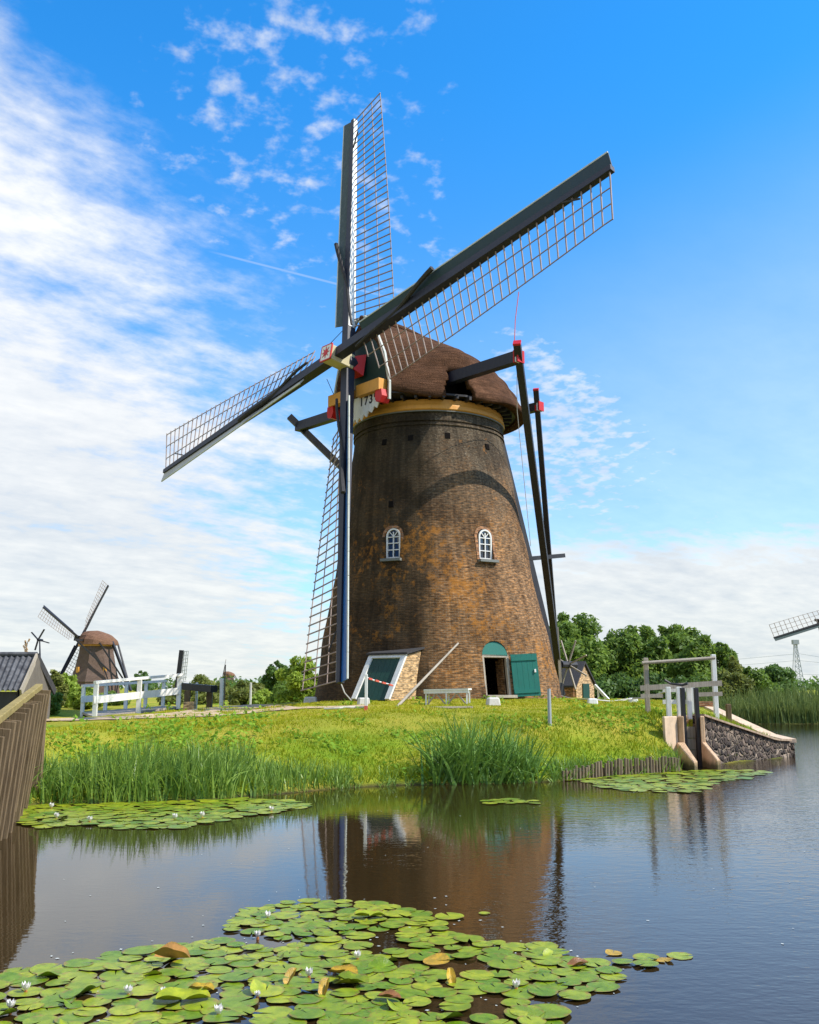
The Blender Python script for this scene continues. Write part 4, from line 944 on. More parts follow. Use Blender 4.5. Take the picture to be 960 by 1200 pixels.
build('end_post', MB().beam(V((FB.x, FB.y, -.6)) + fn*.02, V((FB.x, FB.y, 1.95)) + fn*.02, .10, .16), 'fence', fence)
# shed
sx0 = at(47, 818, 27.0); D0 = 27.0
ridge_a, ridge_b = at(-60, 768, D0 + 1.3), at(41, 768, D0 + 1.3); eave_a, eave_b = at(-70, 809, D0), at(22, 809, D0)
shed = thing('shed', (eave_b.x - 1, D0 + 1.3, 1.0), 'dark shed with grey corrugated roof behind the plank fence', 'shed')
nseg = 60; vs = []; 
for i in range(nseg + 1):
    t = i/nseg; z = .035*math.cos(i*PI/2*1.0) ; vs += [eave_a.lerp(eave_b, t) + UP*z, ridge_a.lerp(ridge_b, t) + UP*z]
rb_ = MB().add(vs, [(2*i, 2*i + 1, 2*i + 3, 2*i + 2) for i in range(nseg)])
bk = V((0, 2*(ridge_b.y - eave_b.y), 0)); vs = [p for i in range(2) for p in ((ridge_a, ridge_b)[i], (eave_a, eave_b)[i] + bk)]
rb_.add(vs, [(0, 1, 3, 2)]); build('roof', rb_, 'corr', shed)
build('ridge_cap', MB().tube([ridge_a + UP*.03, ridge_b + UP*.03 + V((.06, 0, 0))], .07, 8), 'corr', shed)
wl = MB(); wb0 = eave_b + V((-.02, .12, 0)); wl.box((eave_a.x, wb0.y, .6), (wb0.x - .05, wb0.y + .1, eave_b.z - .04)); build('wall', wl, 'roofblack', shed)
gp = MB(); x1 = eave_b.x - .02; gp.add([V((x1, eave_b.y + .1, .6)), V((x1, eave_b.y + bk.y - .1, .6)), V((x1, eave_b.y + bk.y - .1, eave_b.z - .05)), V((x1 + .0, ridge_b.y, ridge_b.z - .05)), V((x1, eave_b.y + .1, eave_b.z - .05))], [(0, 1, 2, 3, 4)])
gp.add([p + V((-.08, 0, 0)) for p in gp.v[:5]], [(0, 1, 2, 3, 4)]); build('gable', gp, 'shedwood', shed)
for a, b_ in ((eave_b, ridge_b), (eave_b + bk, ridge_b)): build('barge_board', MB().beam(a + V((.06, 0, -.06)), b_ + V((.06, 0, -.02)), .05, .2), 'greywood' if a == eave_b else 'roofblack', shed)
vane = thing('wind_vane', at(46.5, 772, D0 + 2.2), 'little dark toy windmill on a pole at the shed gable', 'wind vane')
va = at(46.5, 750, D0 + 2.3); build('pole', MB().tube([at(47, 775, D0 + 2.3), va], .028, 8, .02), 'navy', vane)
hub_ = build('rotor', MB().tube([va - V((.0, .14, 0)), va + V((0, .2, 0))], .04, 8), 'black', vane)
for q_ in ((37, 741), (57.5, 753.5), (52, 737.5), (41, 762)): build('blade', MB().beam(va + V((0, -.12, 0)), at(q_[0], q_[1], va.y - .12), .03, .07, (0, 1, 0)), 'black', hub_)
dp = thing('dry_stalk', at(31, 770, 30), 'thin dried reddish plant stalk poking above the shed ridge', 'plant'); build('stem', MB().tube([at(31, 775, 30), at(31, 762, 30), at(32.5, 752, 30)], .012, 5), 'bark', dp)
for k_ in range(9): 
    c = at(31 + random.uniform(-2.4, 2.2), 752 + 2.2*k_*.9, 30); build('seed_head', MB().beam(c, c + V((random.uniform(-.06, .06), 0, .09)), .04, .04), 'porchbrick', dp)

# ------------------------------------------------------------------ white footbridge and things on the left
fb = thing('footbridge', (-11.5, 39, 1.0), 'white wooden footbridge with twin handrails over the ditch by the path', 'bridge')
def brail(a, b_, ts, ht, w=.14):
    rl = build('handrail', MB().beam(a + UP*ht - (b_ - a)*.02, b_ + UP*ht + (b_ - a)*.03, .16, .10), 'white', fb)
    build('mid_rail', MB().beam(a + UP*(ht*.46) - (b_ - a)*.015 - V((0, .09, 0)), b_ + UP*(ht*.46) + (b_ - a)*.02 - V((0, .09, 0)), .05, .26), 'white', fb)
    for t in ts: c = a.lerp(b_, t); build('post', MB().beam(c - UP*.55, c + UP*(ht - .05), w, w, (0, 1, 0)), 'white', fb)
f1, f2 = at(111, 838, 35.4), at(209, 826, 38.6)
brail(f1, f2, (0, .5, 1), 1.17, .15)
g1, g2 = V((f1.x - 2.0, f1.y + 4.6, f1.z + .05)), V((f2.x - 1.6, f2.y + 3.9, f2.z - .05))
brail(g1, g2, (0, .27, .52, .77, 1), 1.0, .13)
dk = MB(); 
for i in range(30):
    a, b_ = f1.lerp(f2, (i + .02)/30), f1.lerp(f2, (i + .94)/30); c, e = g1.lerp(g2, (i + .94)/30), g1.lerp(g2, (i + .02)/30)
    q_ = [a, b_, c, e]; dk.add([p - UP*.06 for p in q_] + [p - UP*.14 for p in q_], [(0, 1, 2, 3), (4, 5, 6, 7), (0, 1, 5, 4), (1, 2, 6, 5), (2, 3, 7, 6), (3, 0, 4, 7)])
build('deck', dk, 'greywood', fb)
for a, b_ in ((f1, f2), (g1, g2)): build('girder', MB().beam(a - UP*.32, b_ - UP*.32, .2, .34), 'black', fb)
ab = build('abutment', MB().beam(f2 + V((.45, .2, -.9)), f2 + V((.40, .2, .12)), .5, .5, (0, 1, 0), .8), 'porchbrick', fb, uvf=lambda q_, f: (q_.x, q_.z))
# spare sail end leaning by the bridge and dark stock on the ground
sp = thing('spare_sail', at(208, 812, 48), 'dark upright spare sail end with pale lattice beside the white footbridge', 'sail')
build('stock', MB().beam(at(206.5, 815, 48), at(213, 762, 48), .20, .2), 'black', sp)
lt = MB()
for k_ in range(4): lt.beam(at(210.5 + 2.3*k_, 800 - k_, 48.0), at(214 + 2.3*k_, 763, 48.0), .035)
for k_ in range(9): t = k_/8; lt.beam(at(210 + 3.2*t, 800 - 36*t, 48), at(218.5 + 2.6*t, 798 - 35*t, 48), .03)
build('lattice', lt, 'edge', sp)
sk = thing('old_stock', on_ground(235, 816), 'long dark timber mill stock lying on low trestles behind the path', 'timber beam')
build('beam', MB().beam(at(212, 804, 46), at(251, 807.5, 44), .34, .3), 'black', sk)
for px in (220, 246): 
    c = at(px, 809, 45); build('trestle', MB().beam(V((c.x, c.y, gz(c.x, c.y) - .1)), c, .25, .25), 'fence', sk)
def post(px, top, bot, D, w, label, m='white', cap=False):
    a, b_ = at(px, bot, D), at(px, top, D); zb = gz(a.x, a.y) - .15
    o = build('post', MB().beam(V((a.x, a.y, min(zb, a.z))), V((a.x, a.y, b_.z)), w, w, (0, 1, 0)), m, org=(a.x, a.y, min(zb, a.z)), bevel=w*.12); return tag(o, label, 'post')
post(230, 800, 823, 46, .10, 'thin white post in front of the lying dark stock')
post(259.3, 795, 823, 43, .15, 'stout white post beside the tiny horizon windmill')
post(293.5, 800, 823, 47, .09, 'thin pinkish white post standing in the meadow scrub')
post(263.5, 779, 800, 60, .07, 'slim dark pole rising above the stout white post', 'black')
for px, py, s, lb in ((283, 822, .5, 'grey stone block by the wide end of the sandy path'), (313, 822, .75, 'wide pale stone block at the path end, further from the bridge')):
    c = on_ground(px, py + 2); mb = MB().frame_box(V((c.x, c.y, c.z + .12)), V((1, .1, 0)).normalized(), V((-.1, 1, 0)).normalized(), UP, s, .3, .16, .9, .85)
    tag(build('stone_block', mb, 'stone', org=tuple(c), bevel=.05), lb, 'stone block')
c = on_ground(364, 824); tag(build('stone_block', MB().frame_box(c + UP*.1, V((1, 0, 0)), V((0, 1, 0)), UP, .28, .2, .14, .8, .8), 'stone', org=tuple(c), bevel=.04), 'small white stone at the tower foot under the bottom sail', 'stone block')

# ------------------------------------------------------------------ at the tower foot
c = on_ground(429, 833); pst = thing('barrier_post', tuple(c), 'white post with red striped tape in front of the green cellar door', 'post')
h_ = at(429, 790, c.y).z - c.z; build('stake', MB().beam(c - UP*.2, c + UP*h_, .085, .085, (0, 1, 0)), 'white', pst, bevel=.01)
bt_ = build('tape', MB().tube([at(430.5, 794, c.y), at(440, 798, c.y + .25), at(461, 803, c.y + .7)], .02, 6), 'white', pst)
for k_ in range(4): a = at(432 + k_*8, 795 + 2.4*k_, c.y + .05 + .17*k_ - .03); build('red_stripe', MB().beam(a, a + (at(436 + k_*8, 796.2 + 2.4*k_, c.y + .12 + .17*k_) - a), .05, .05), 'tape', pst)
build('red_base', MB().beam(c + UP*.0, c + UP*.14, .1, .1, (0, 1, 0)), 'tape', pst)
c = on_ground(426, 826); tag(build('stone_block', MB().frame_box(c + UP*.1, V((.9, .3, 0)).normalized(), V((-.3, .9, 0)).normalized(), UP, .2, .14, .13, .85, .85), 'stone', org=tuple(c), bevel=.03), 'white stone block beside the red striped barrier post', 'stone block')
c = on_ground(578, 827); tag(build('stone_block', MB().frame_box(c + UP*.11, V((.96, .2, 0)).normalized(), V((-.2, .96, 0)).normalized(), UP, .22, .16, .14, .8, .8), 'stone', org=tuple(c), bevel=.04), 'pale stone lying in front of the dark doorway', 'stone block')
bench = thing('bench', tuple(on_ground(525, 824)), 'long white wooden bench with crossed legs against the tower', 'bench')
ba, bb = on_ground(499, 826), on_ground(551, 825); bt_z = .46
bd_ = (bb - ba).normalized(); bnm = V((-bd_.y, bd_.x, 0)).normalized(); bup = UP
build('seat', MB().beam(ba + UP*bt_z, bb + UP*bt_z, .34, .05), 'white', bench); build('apron', MB().beam(ba + UP*(bt_z - .07) - bnm*.14, bb + UP*(bt_z - .07) - bnm*.14, .03, .09), 'white', bench)
for t in (.04, .5, .96): 
    for s_ in (-.12, .12): c = ba.lerp(bb, t) + bnm*s_; build('leg', MB().beam(V((c.x, c.y, c.z - .05)), c + UP*(bt_z - .03), .05), 'white', bench)
for t0, t1 in ((.08, .27), (.46, .27), (.54, .73), (.92, .73)): build('brace', MB().beam(ba.lerp(bb, t0) - bnm*.10 + UP*.02, ba.lerp(bb, t1) - bnm*.10 + UP*(bt_z - .1), .04), 'greywood', bench)
p0 = on_ground(463, 829); th_ = R(8.3); z1 = GZ + 2.02; p1 = axis(z1) + V((math.sin(th_)*(trad(z1) + .05), -math.cos(th_)*(trad(z1) + .05), z1))
tag(build('pole', MB().tube([p0 - UP*.05, p1], .045, 8, .035), 'greywood', org=tuple(p0)), 'long pale pole leaning on the brick wall above the bench', 'pole')
tp_ = [on_ground(380 + 6*i, 832.5 - .25*i + .4*math.sin(i)) + UP*.05 for i in range(9)]
tag(build('hose', MB().tube(tp_, .035, 6), 'rope', org=tuple(tp_[4])), 'pale hose lying on the grass up to the barrier post', 'hose')
c = on_ground(525, 831); tag(build('board', MB().frame_box(c + UP*.05, V((.97, .25, 0)).normalized(), V((-.25, .97, 0)).normalized(), UP, .75, .12, .025), 'greywood', org=tuple(c)), 'flat grey board lying in the grass below the bench', 'board')
c = on_ground(644.5, 850); tag(build('post', MB().tube([c - UP*.2, c + UP*(at(644.5, 807, c.y).z - c.z)], .05, 8, .045), 'steel', org=tuple(c)), 'thin grey steel post alone on the grass below the tail', 'post')

# ------------------------------------------------------------------ yard right of the tower
hs = thing('small_house', (at(684, 800, 49).x, 49.5, 1.2), 'small brick outhouse with a steep roof behind the capstan wheel', 'house')
G0, G1 = at(676, 826, 48.2), at(697, 826, 50.2); G0.z = G1.z = .8; gxv = (G1 - G0).normalized(); gl_ = (G1 - G0).length; gnv = V((gxv.y, -gxv.x, 0)); ze, zt_ = at(690, 803, 49).z, at(686, 778, 49).z
build('gable_wall', MB().prism([(0, 0), (gl_, 0), (gl_, ze - .8), (gl_*.45, zt_ - .8), (0, ze - .8)], gxv, UP, G0, -gnv*.25), 'porchbrick', hs, uvf=lambda q_, f: ((q_ - G0).dot(gxv), q_.z))
rfm = MB()
for xx in (-.22, gl_ + .2):
    o0 = G0 + gnv*.1; top_ = o0 + gxv*(gl_*.45) + UP*(zt_ - .8 + .04); bot_ = o0 + gxv*xx + UP*(ze - .8 - .12); a = [top_, bot_, bot_ - gnv*4, top_ - gnv*4]; rfm.add(a + [p + UP*.1 for p in a], [(0, 1, 2, 3), (4, 5, 6, 7), (0, 1, 5, 4), (1, 2, 6, 5), (2, 3, 7, 6), (3, 0, 4, 7)])
build('roof', rfm, 'roofblack', hs)
build('side_wall', MB().frame_box(G0 - gnv*2 + UP*((ze - .8)/2), gnv, gxv, UP, 1.9, .1, (ze - .8)/2), 'darkbrick', hs, uvf=lambda q_, f: ((q_ - G0).dot(gnv), q_.z))
build('door', MB().frame_box(G0 + gxv*(gl_*.5) + gnv*.03 + UP*.7, gxv, gnv, UP, .42, .03, .7), 'dgreen', hs)
st_ = thing('stair_rail', at(707, 823, 45), 'white sloping wooden handrail beside the small brick house', 'handrail')
ra, rb2 = at(697, 803, 45), at(716, 823, 44.4); build('rail', MB().beam(ra, rb2, .10, .12), 'white', st_)
for q_ in ((701, 824, 45), (709, 823, 44.7), (714, 824, 44.5)):
    b_ = at(*q_); t = (q_[0] - 697)/19; a = ra.lerp(rb2, t); build('upright', MB().beam(V((a.x, a.y, gz(a.x, a.y) - .1)), a, .07), 'white', st_)
BL = []
for px, py, lb in ((694.5, 825, 'white painted rope block nearer the tower'), (742, 824, 'white painted rope block nearer the sluice')):
    c = on_ground(px, py); BL.append(c); tag(build('rope_block', MB().frame_box(c + UP*.08, V((1, 0, 0)), V((0, 1, 0)), UP, .17, .15, .10, .85, .85), 'white', org=tuple(c), bevel=.03), lb, 'block')
rpts = [at(655, 815, 40), at(672, 819.5, 38), BL[0] + UP*.16, at(718, 822, 33.5), BL[1] + UP*.16, at(760, 818, 30), at(790, 806.5, 27)]
tag(build('barrier_rope', MB().tube(rpts, .028, 6), 'rope', org=tuple(rpts[2])), 'slack white rope strung from the tower past two white blocks to the sluice', 'rope')
for px, py, s_, lb in ((688, 826, .10, 'flat pale stone near the dark doorway side'), (730, 822, .12, 'rough pinkish stone between the two white rope blocks')): pass
post(755, 817, 825, 40, .14, 'short brown stump behind the white rope block', 'greywood')

# ------------------------------------------------------------------ sluice
sl = thing('sluice', (7.3, 25.2, 0), 'concrete outlet sluice with flared piers, dark gate posts and wooden gate', 'sluice')
def slab(poly, z0, z1, name, m, parent, bev=.02, slope=None):
    mb = MB(); n = len(poly); z1s = z1 if isinstance(z1, (list, tuple)) else [z1]*n
    a = [V((x, y, z0)) for x, y in poly]; b_ = [V((x, y, z)) for (x, y), z in zip(poly, z1s)]
    mb.add(a + b_, [tuple(range(n))[::-1], tuple(range(n, 2*n))] + [(i, (i + 1) % n, n + (i + 1) % n, n + i) for i in range(n)]); return build(name, mb, m, parent, bevel=bev)
ZT = 1.27
def wx(px, y): return (px - 480)/FOC*(y*.9835 - .2)
slab([(wx(778, 25.2), 25.1), (wx(795, 25.4), 25.42), (wx(795, 25.4), 25.62), (wx(778, 25.2), 25.30)], -.6, ZT, 'wing_wall', 'coping', sl)
slab([(wx(795, 25.4), 25.42), (wx(802, 25.3), 25.3), (wx(803, 27), 27.0), (wx(795, 27), 27.0)], -.6, ZT, 'pier', 'conc', sl)
slab([(wx(802, 25.3), 25.3), (wx(816, 24.3), 24.3), (wx(811, 24.2), 24.15), (wx(793, 25.3), 25.40)], -.6, [.62, .22, .20, .62], 'flared_pier', 'conc', sl)
slab([(wx(820, 25.5), 25.4), (wx(825, 25.5), 25.4), (wx(826, 27), 27.0), (wx(820, 27), 27.0)], -.6, ZT, 'pier', 'conc', sl)
slab([(wx(822, 25.4), 25.4), (wx(837, 24.4), 24.3), (wx(842, 24.4), 24.35), (wx(827, 25.5), 25.5)], -.6, [.62, .25, .25, .62], 'flared_pier', 'conc', sl)
slab([(wx(795, 27), 27.0), (wx(826, 27), 27.0), (wx(826, 27), 27.2), (wx(795, 27), 27.2)], -.6, ZT - .02, 'back_wall', 'conc', sl)
gate = MB(); gy_ = 25.85; xa, xb = wx(803.5, gy_), wx(821, gy_)
for i in range(5): gate.box((xa, gy_, -.5 + .3*i), (xb, gy_ + .07, -.5 + .3*i + .285))
build('gate', gate, 'greywood', sl)
for px, tpz in ((801.5, 806), (817.5, 806)):
    c = at(px, 850, 25.6); build('gate_post', MB().box((c.x - .05, 25.5, -.3), (c.x + .05, 25.65, at(px, tpz, 25.6).z)), 'black', sl, bevel=.01)
build('winch_bar', MB().tube([at(779, 797, 26.2), at(786, 801, 26.2), at(800, 803, 26.1), at(806, 801, 26.0)], .035, 6), 'black', sl)
# wooden railing over the sluice
fr = thing('sluice_railing', (7.2, 26.4, 1.25), 'weathered two-board railing on white posts across the sluice', 'railing')
build('board', MB().beam(at(750.5, 806.5, 26.6), at(846, 800.5, 26.6), .05, .14), 'greywood', fr)
build('board', MB().beam(at(751, 815.5, 26.6), at(777, 815.5, 26.6), .05, .1), 'greywood', fr); build('board', MB().beam(at(818, 814, 26.6), at(846.5, 813, 26.6), .05, .11), 'greywood', fr)
for px, yb, d_ in ((783.5, 836, 26.0), (796, 836, 26.0), (807.5, 834, 26.8), (812, 824, 28)): 
    c = at(px, 820, d_); build('post', MB().box((c.x - .06, d_ - .06, 1.15 if yb < 836 else 1.2), (c.x + .06, d_ + .06, at(px, 805, d_).z)), 'white', fr, bevel=.008)
for ya, yb in ((806.5, 811), (820, 825)): 
    a, b_ = at(777, yb, 26.9), at(804, ya, 26.9); build('white_panel', MB().box((a.x, 26.88, a.z), (b_.x, 26.93, b_.z)), 'white', fr)
gf = thing('timber_gantry', (9, 27.6, 1.25), 'tall grey wooden goal-shaped frame of two posts and a crossbar', 'gantry')
for px, tpy in ((759, 771), (839, 767)):
    c = at(px, 824, 27.2); build('post', MB().beam(V((c.x, 27.2, gz(c.x, 27.2) - .2)), V((c.x, 27.2, at(px, tpy, 27.2).z)), .12, .12, (0, 1, 0)), 'greywood' if px < 800 else 'white', gf, bevel=.01)
build('crossbar', MB().tube([at(752.5, 777, 27.05), at(838, 771, 27.05)], .045, 8), 'greywood', gf)
# rubble wing wall with coping
rw = thing('stone_wall', (9.3, 27.3, 0), 'dark rubble stone retaining wall sloping down to the water right of the sluice', 'retaining wall')
A0, A1 = V((7.72, 25.75, 0)), V((10.75, 28.45, 0)); A2 = V((11.2, 28.9, 0)); wn = V((A1.y - A0.y, -(A1.x - A0.x), 0)).normalized()
mb = MB(); nW = 40; vs = []
tops = lambda t: np.interp(t, [0, .03, .82, 1], [1.27, 1.24, .50, .46])
for i in range(nW + 1):
    t = i/nW; c = A0.lerp(A2, t); 
    for j in range(9): vs.append(c + wn*(.06*(1 - j/8)) + UP*(-.6 + (tops(t) + .6)*j/8))
    vs.append(c - wn*.3 + UP*tops(t)); vs.append(c - wn*.3 - UP*.6)
m_ = 11; mb.add(vs, [(i*m_ + j, i*m_ + (j + 1) % m_, i*m_ + m_ + (j + 1) % m_, i*m_ + m_ + j) for i in range(nW) for j in range(m_)] + [tuple(range(m_)), tuple(nW*m_ + j for j in range(m_))])
build('rubble_face', mb, 'rubble', rw)
cp = MB()
for i in range(14):
    t0, t1 = i/14, (i + .97)/14; cp.beam(A0.lerp(A2, t0) + UP*(float(tops(t0)) + .025) - wn*.1, A0.lerp(A2, t1) + UP*(float(tops(t1)) + .025) - wn*.1, .34, .05)
build('coping', cp, 'wallcoping', rw)
# end face of the promontory and second coping behind it
rw2 = thing('coping_wall', (11, 32, .5), 'pale sloping concrete coping along the far side of the promontory', 'retaining wall')
B0, B1, B2 = V((11.2, 28.95, .46)), V((11.35, 30.8, .50)), V((10.45, 34.2, 1.34))
for a, b_ in ((B0, B1), (B1, B2)): build('coping', MB().beam(a, b_, .42, .12), 'coping', rw2, bevel=.01)
for a, b_ in ((B0, B1), (B1, B2)): build('wall_face', MB().add([V((a.x + .15, a.y, -.6)), V((b_.x + .15, b_.y, -.6)), b_ + V((.15, 0, -.065)), a + V((.15, 0, -.065))] + [V((a.x - .1, a.y, -.6)), V((b_.x - .1, b_.y, -.6)), b_ + V((-.1, 0, -.065)), a + V((-.1, 0, -.065))], [(0, 1, 2, 3), (4, 5, 6, 7), (3, 2, 6, 7), (0, 3, 7, 4), (1, 2, 6, 5)]), 'rubble', rw2)
build('brick_cap', MB().frame_box(B2 + V((-.05, .1, .08)), V((1, 0, 0)), V((0, 1, 0)), UP, .35, .3, .1), 'darkbrick', rw2, uvf=lambda q_, f: (q_.x, q_.z))
tag(build('mooring_stake', MB().beam(V((wx(855, 29.0), 29.0, .3)), V((wx(855, 29), 29.0, at(855, 825, 29).z)), .14, .14, (0, 1, 0)), 'fence', org=(wx(855, 29), 29, .5), bevel=.015), 'short brown stake in the grass above the rubble wall', 'stake')
# timber palisade along the bank
pal = thing('timber_palisade', (5.1, 23.2, 0), 'low palisade of upright timber stakes along the bank left of the sluice', 'palisade')
xs = np.arange(3.35, 6.62, .088); sr_ = random.Random(3)
for x in xs:
    y = float(np.interp(x, SHX, SHY)) - .06; h_ = .24 + .10*min(1, (x - 3.3)/1.5) + sr_.uniform(-.05, .05)
    build('stake', MB().tube([V((x, y, -.4)), V((x + sr_.uniform(-.02, .02), y, h_))], .031 + sr_.uniform(-.006, .008), 7), 'stake', pal)
bk_ = MB()
for x in np.arange(3.35, 6.5, .35): bk_.beam(V((x, float(np.interp(x, SHX, SHY)) + .03, .08)), V((x + .35, float(np.interp(x + .35, SHX, SHY)) + .03, .09)), .03, .2)
build('backing_board', bk_, 'fence', pal)
# pylon
pc = at(936, 806, 430); pyl = thing('pylon', (pc.x, 430, .8), 'slim steel lattice power pylon on the horizon', 'pylon')
zt_ = at(936, 752, 430).z; mb = MB()
def leg(sg, sy, t): w_ = (3.0*(1 - t)**1.2 + .75); return V((pc.x + sg*w_*.62, 430 + sy*w_*.6, .5 + (zt_ - .5)*t))
for sg in (-1, 1):
    for sy in (-1, 1):
        for i in range(10): mb.beam(leg(sg, sy, i/10), leg(sg, sy, (i + 1)/10), .24)
for i in range(10):
    mb.beam(leg(-1, -1, i/10), leg(1, -1, (i + 1)/10), .14); mb.beam(leg(1, -1, i/10), leg(-1, -1, (i + 1)/10), .2); mb.beam(leg(-1, -1, i/10), leg(1, -1, i/10), .2)
build('lattice_mast', mb, 'steel', pyl); 
build('top_head', MB().box((pc.x - 1.3, 428.8, zt_ - 1.2), (pc.x + 1.3, 431, zt_ + .8)), 'steel', pyl)
wr = MB()
for k_, yy in enumerate((771, 776, 789)):
    wr.tube([at(936, yy - 5 + 3*k_, 430), at(850, yy + 3 + 2*k_, 520), at(740, yy - 2, 640)], .055, 4); wr.tube([at(936, yy - 5 + 3*k_, 430), at(985, yy + 3, 380), at(1040, yy - 4, 340)], .055, 4)
build('power_line', wr, 'steel', pyl)

# ------------------------------------------------------------------ water lilies
def pad_mesh(name, seed, m, curl=0.0, n=28):
    g = random.Random(seed); vs = [(0, 0, 0)]; notch = R(g.uniform(2, 10)); a0 = g.uniform(0, 2*PI); el = g.uniform(.9, 1.0)
    rings = 3
    for j in range(1, rings + 1):
        q_ = j/rings
        for i in range(n + 1):
            a = a0 + notch + (2*PI - 2*notch)*i/n; r = q_*(1 + .025*math.sin(3*a + seed) + .015*math.sin(7*a))
            z = .012*math.sin(2*a + seed)*q_*q_ + (.035*max(0, math.sin(a*1.0 + seed*1.7))**3)*q_**4 + curl*q_**2*max(0, math.cos(a - a0 - 1.2))**2
            sh = 1 - curl*.55*q_*max(0, math.cos(a - a0 - 1.2))**2
            vs.append((math.cos(a)*r*sh, math.sin(a)*r*el*sh, z))
    fs = [(0, 1 + i, 2 + i) for i in range(n)]
    for j in range(rings - 1):
        for i in range(n): b0 = 1 + j*(n + 1) + i; b1 = b0 + n + 1; fs.append((b0, b1, b1 + 1, b0 + 1))
    me = bpy.data.meshes.new(name); me.from_pydata(vs, [], fs); me.shade_smooth(); me.materials.append(M[m])
    bm = bmesh.new(); bm.from_mesh(me); bmesh.ops.recalc_face_normals(bm, faces=bm.faces)
    if bm.faces[0].normal.z < 0: bmesh.ops.reverse_faces(bm, faces=bm.faces)
    bm.to_mesh(me); bm.free()
    la = me.attributes.new('local', 'FLOAT_VECTOR', 'POINT'); la.data.foreach_set('vector', [q_ for v_ in me.vertices for q_ in v_.co]); return me
PADS = [pad_mesh('lily_pad', s_, 'pad') for s_ in range(8)]
CURL = [pad_mesh('lily_pad', 20 + s_, 'pad', .5) for s_ in range(3)]
YEL = [pad_mesh('lily_pad', 30 + s_, 'padyellow', .25) for s_ in range(2)]; BRN = [pad_mesh('lily_pad', 40, 'padbrown', .7)]
def fold_mesh(seed, m, fold=1.1, n=28):
    me = pad_mesh('lily_pad', seed, m, 0, n); g = random.Random(seed)
    for v_ in me.vertices:
        x, y, z = v_.co; q_ = abs(x); v_.co = (x*(.62 - .12*q_) + .06*y*y, y, (math.sqrt(q_*q_ + .03) - .17)*fold*.6*(1 - .3*q_) + .06*q_*math.sin(5*y + seed) + z)
    return me
FY = [fold_mesh(60 + i, 'padyellow', 1.0 + .2*i) for i in range(3)]; FO = fold_mesh(70, 'padorange', 1.6); FB_ = fold_mesh(71, 'padbrown', .9); FG = fold_mesh(74, 'pad', .8)
def inpoly(x, y, poly):
    c = False; n = len(poly)
    for i in range(n):
        (x1, y1), (x2, y2) = poly[i], poly[i - 1]
        if (y1 > y) != (y2 > y) and x < (x2 - x1)*(y - y1)/(y2 - y1) + x1: c = not c
    return c
lev = [0]
def put_pad(me, x, y, r, label, group=None, tilt=.03, g=random, dz=0):
    o = bpy.data.objects.new('lily_pad', me); COL.objects.link(o); lev[0] += 1
    o.location = (x, y, .006 + .0016*(lev[0] % 9) + dz); o.scale = (r, r, r); o.rotation_euler = (g.uniform(-tilt, tilt), g.uniform(-tilt, tilt), g.uniform(0, 2*PI)); return tag(o, label, 'lily pad', group)
def wpoly(pxs): return [tuple(on_water(*p)[:2]) for p in pxs]
def fill(poly, holes, rmin, rmax, dist, want, seed, tries=20000):
    g = random.Random(seed); xs_ = [p[0] for p in poly]; ys_ = [p[1] for p in poly]; out = []
    for _ in range(tries):
        if len(out) >= want: break
        x, y = g.uniform(min(xs_), max(xs_)), g.uniform(min(ys_), max(ys_))
        if not inpoly(x, y, poly) or any(inpoly(x, y, h_) for h_ in holes): continue
        r = g.uniform(rmin, rmax)
        if all((x - a)**2 + (y - b_)**2 > ((r + c)*dist)**2 for a, b_, c in out): out.append((x, y, r))
    return out
FP = wpoly([(-30, 1150), (20, 1138), (75, 1136), (130, 1120), (185, 1108), (255, 1104), (330, 1112), (330, 1100), (268, 1094), (262, 1084), (300, 1064), (350, 1057), (425, 1058), (480, 1066), (535, 1076), (520, 1092), (545, 1098), (630, 1108), (665, 1120), (725, 1140), (722, 1155), (700, 1172), (640, 1168), (600, 1180), (655, 1200), (560, 1230), (300, 1240), (-40, 1240)])
HOL = [wpoly(h_) for h_ in ([(425, 1096), (470, 1090), (480, 1108), (450, 1118), (420, 1108)], [(490, 1128), (560, 1122), (600, 1128), (560, 1142), (500, 1140)], [(228, 1158), (268, 1160), (268, 1178), (228, 1174)], [(540, 1165), (590, 1160), (612, 1185), (600, 1200), (540, 1190)], [(330, 1102), (350, 1098), (352, 1104), (336, 1108)], [(0, 1160), (20, 1158), (20, 1168), (0, 1170)])]
g = random.Random(5)
NEAR = sorted(fill(FP, HOL, .075, .140, .65, 380, 9, 60000), key=lambda q_: q_[1])
for i, (x, y, r) in enumerate(NEAR[:272]):
    put_pad(PADS[i % 8] if g.random() > .07 else CURL[i % 3], x, y, r, 'round green notched lily pad in the large floating raft nearest the shore edge below', 'lily pads of the near raft', .03, g) 
for o in list(COL.objects):
    if o.get('group') == 'lily pads of the near raft': o['label'] = 'round green notched lily pad floating in the large near raft'
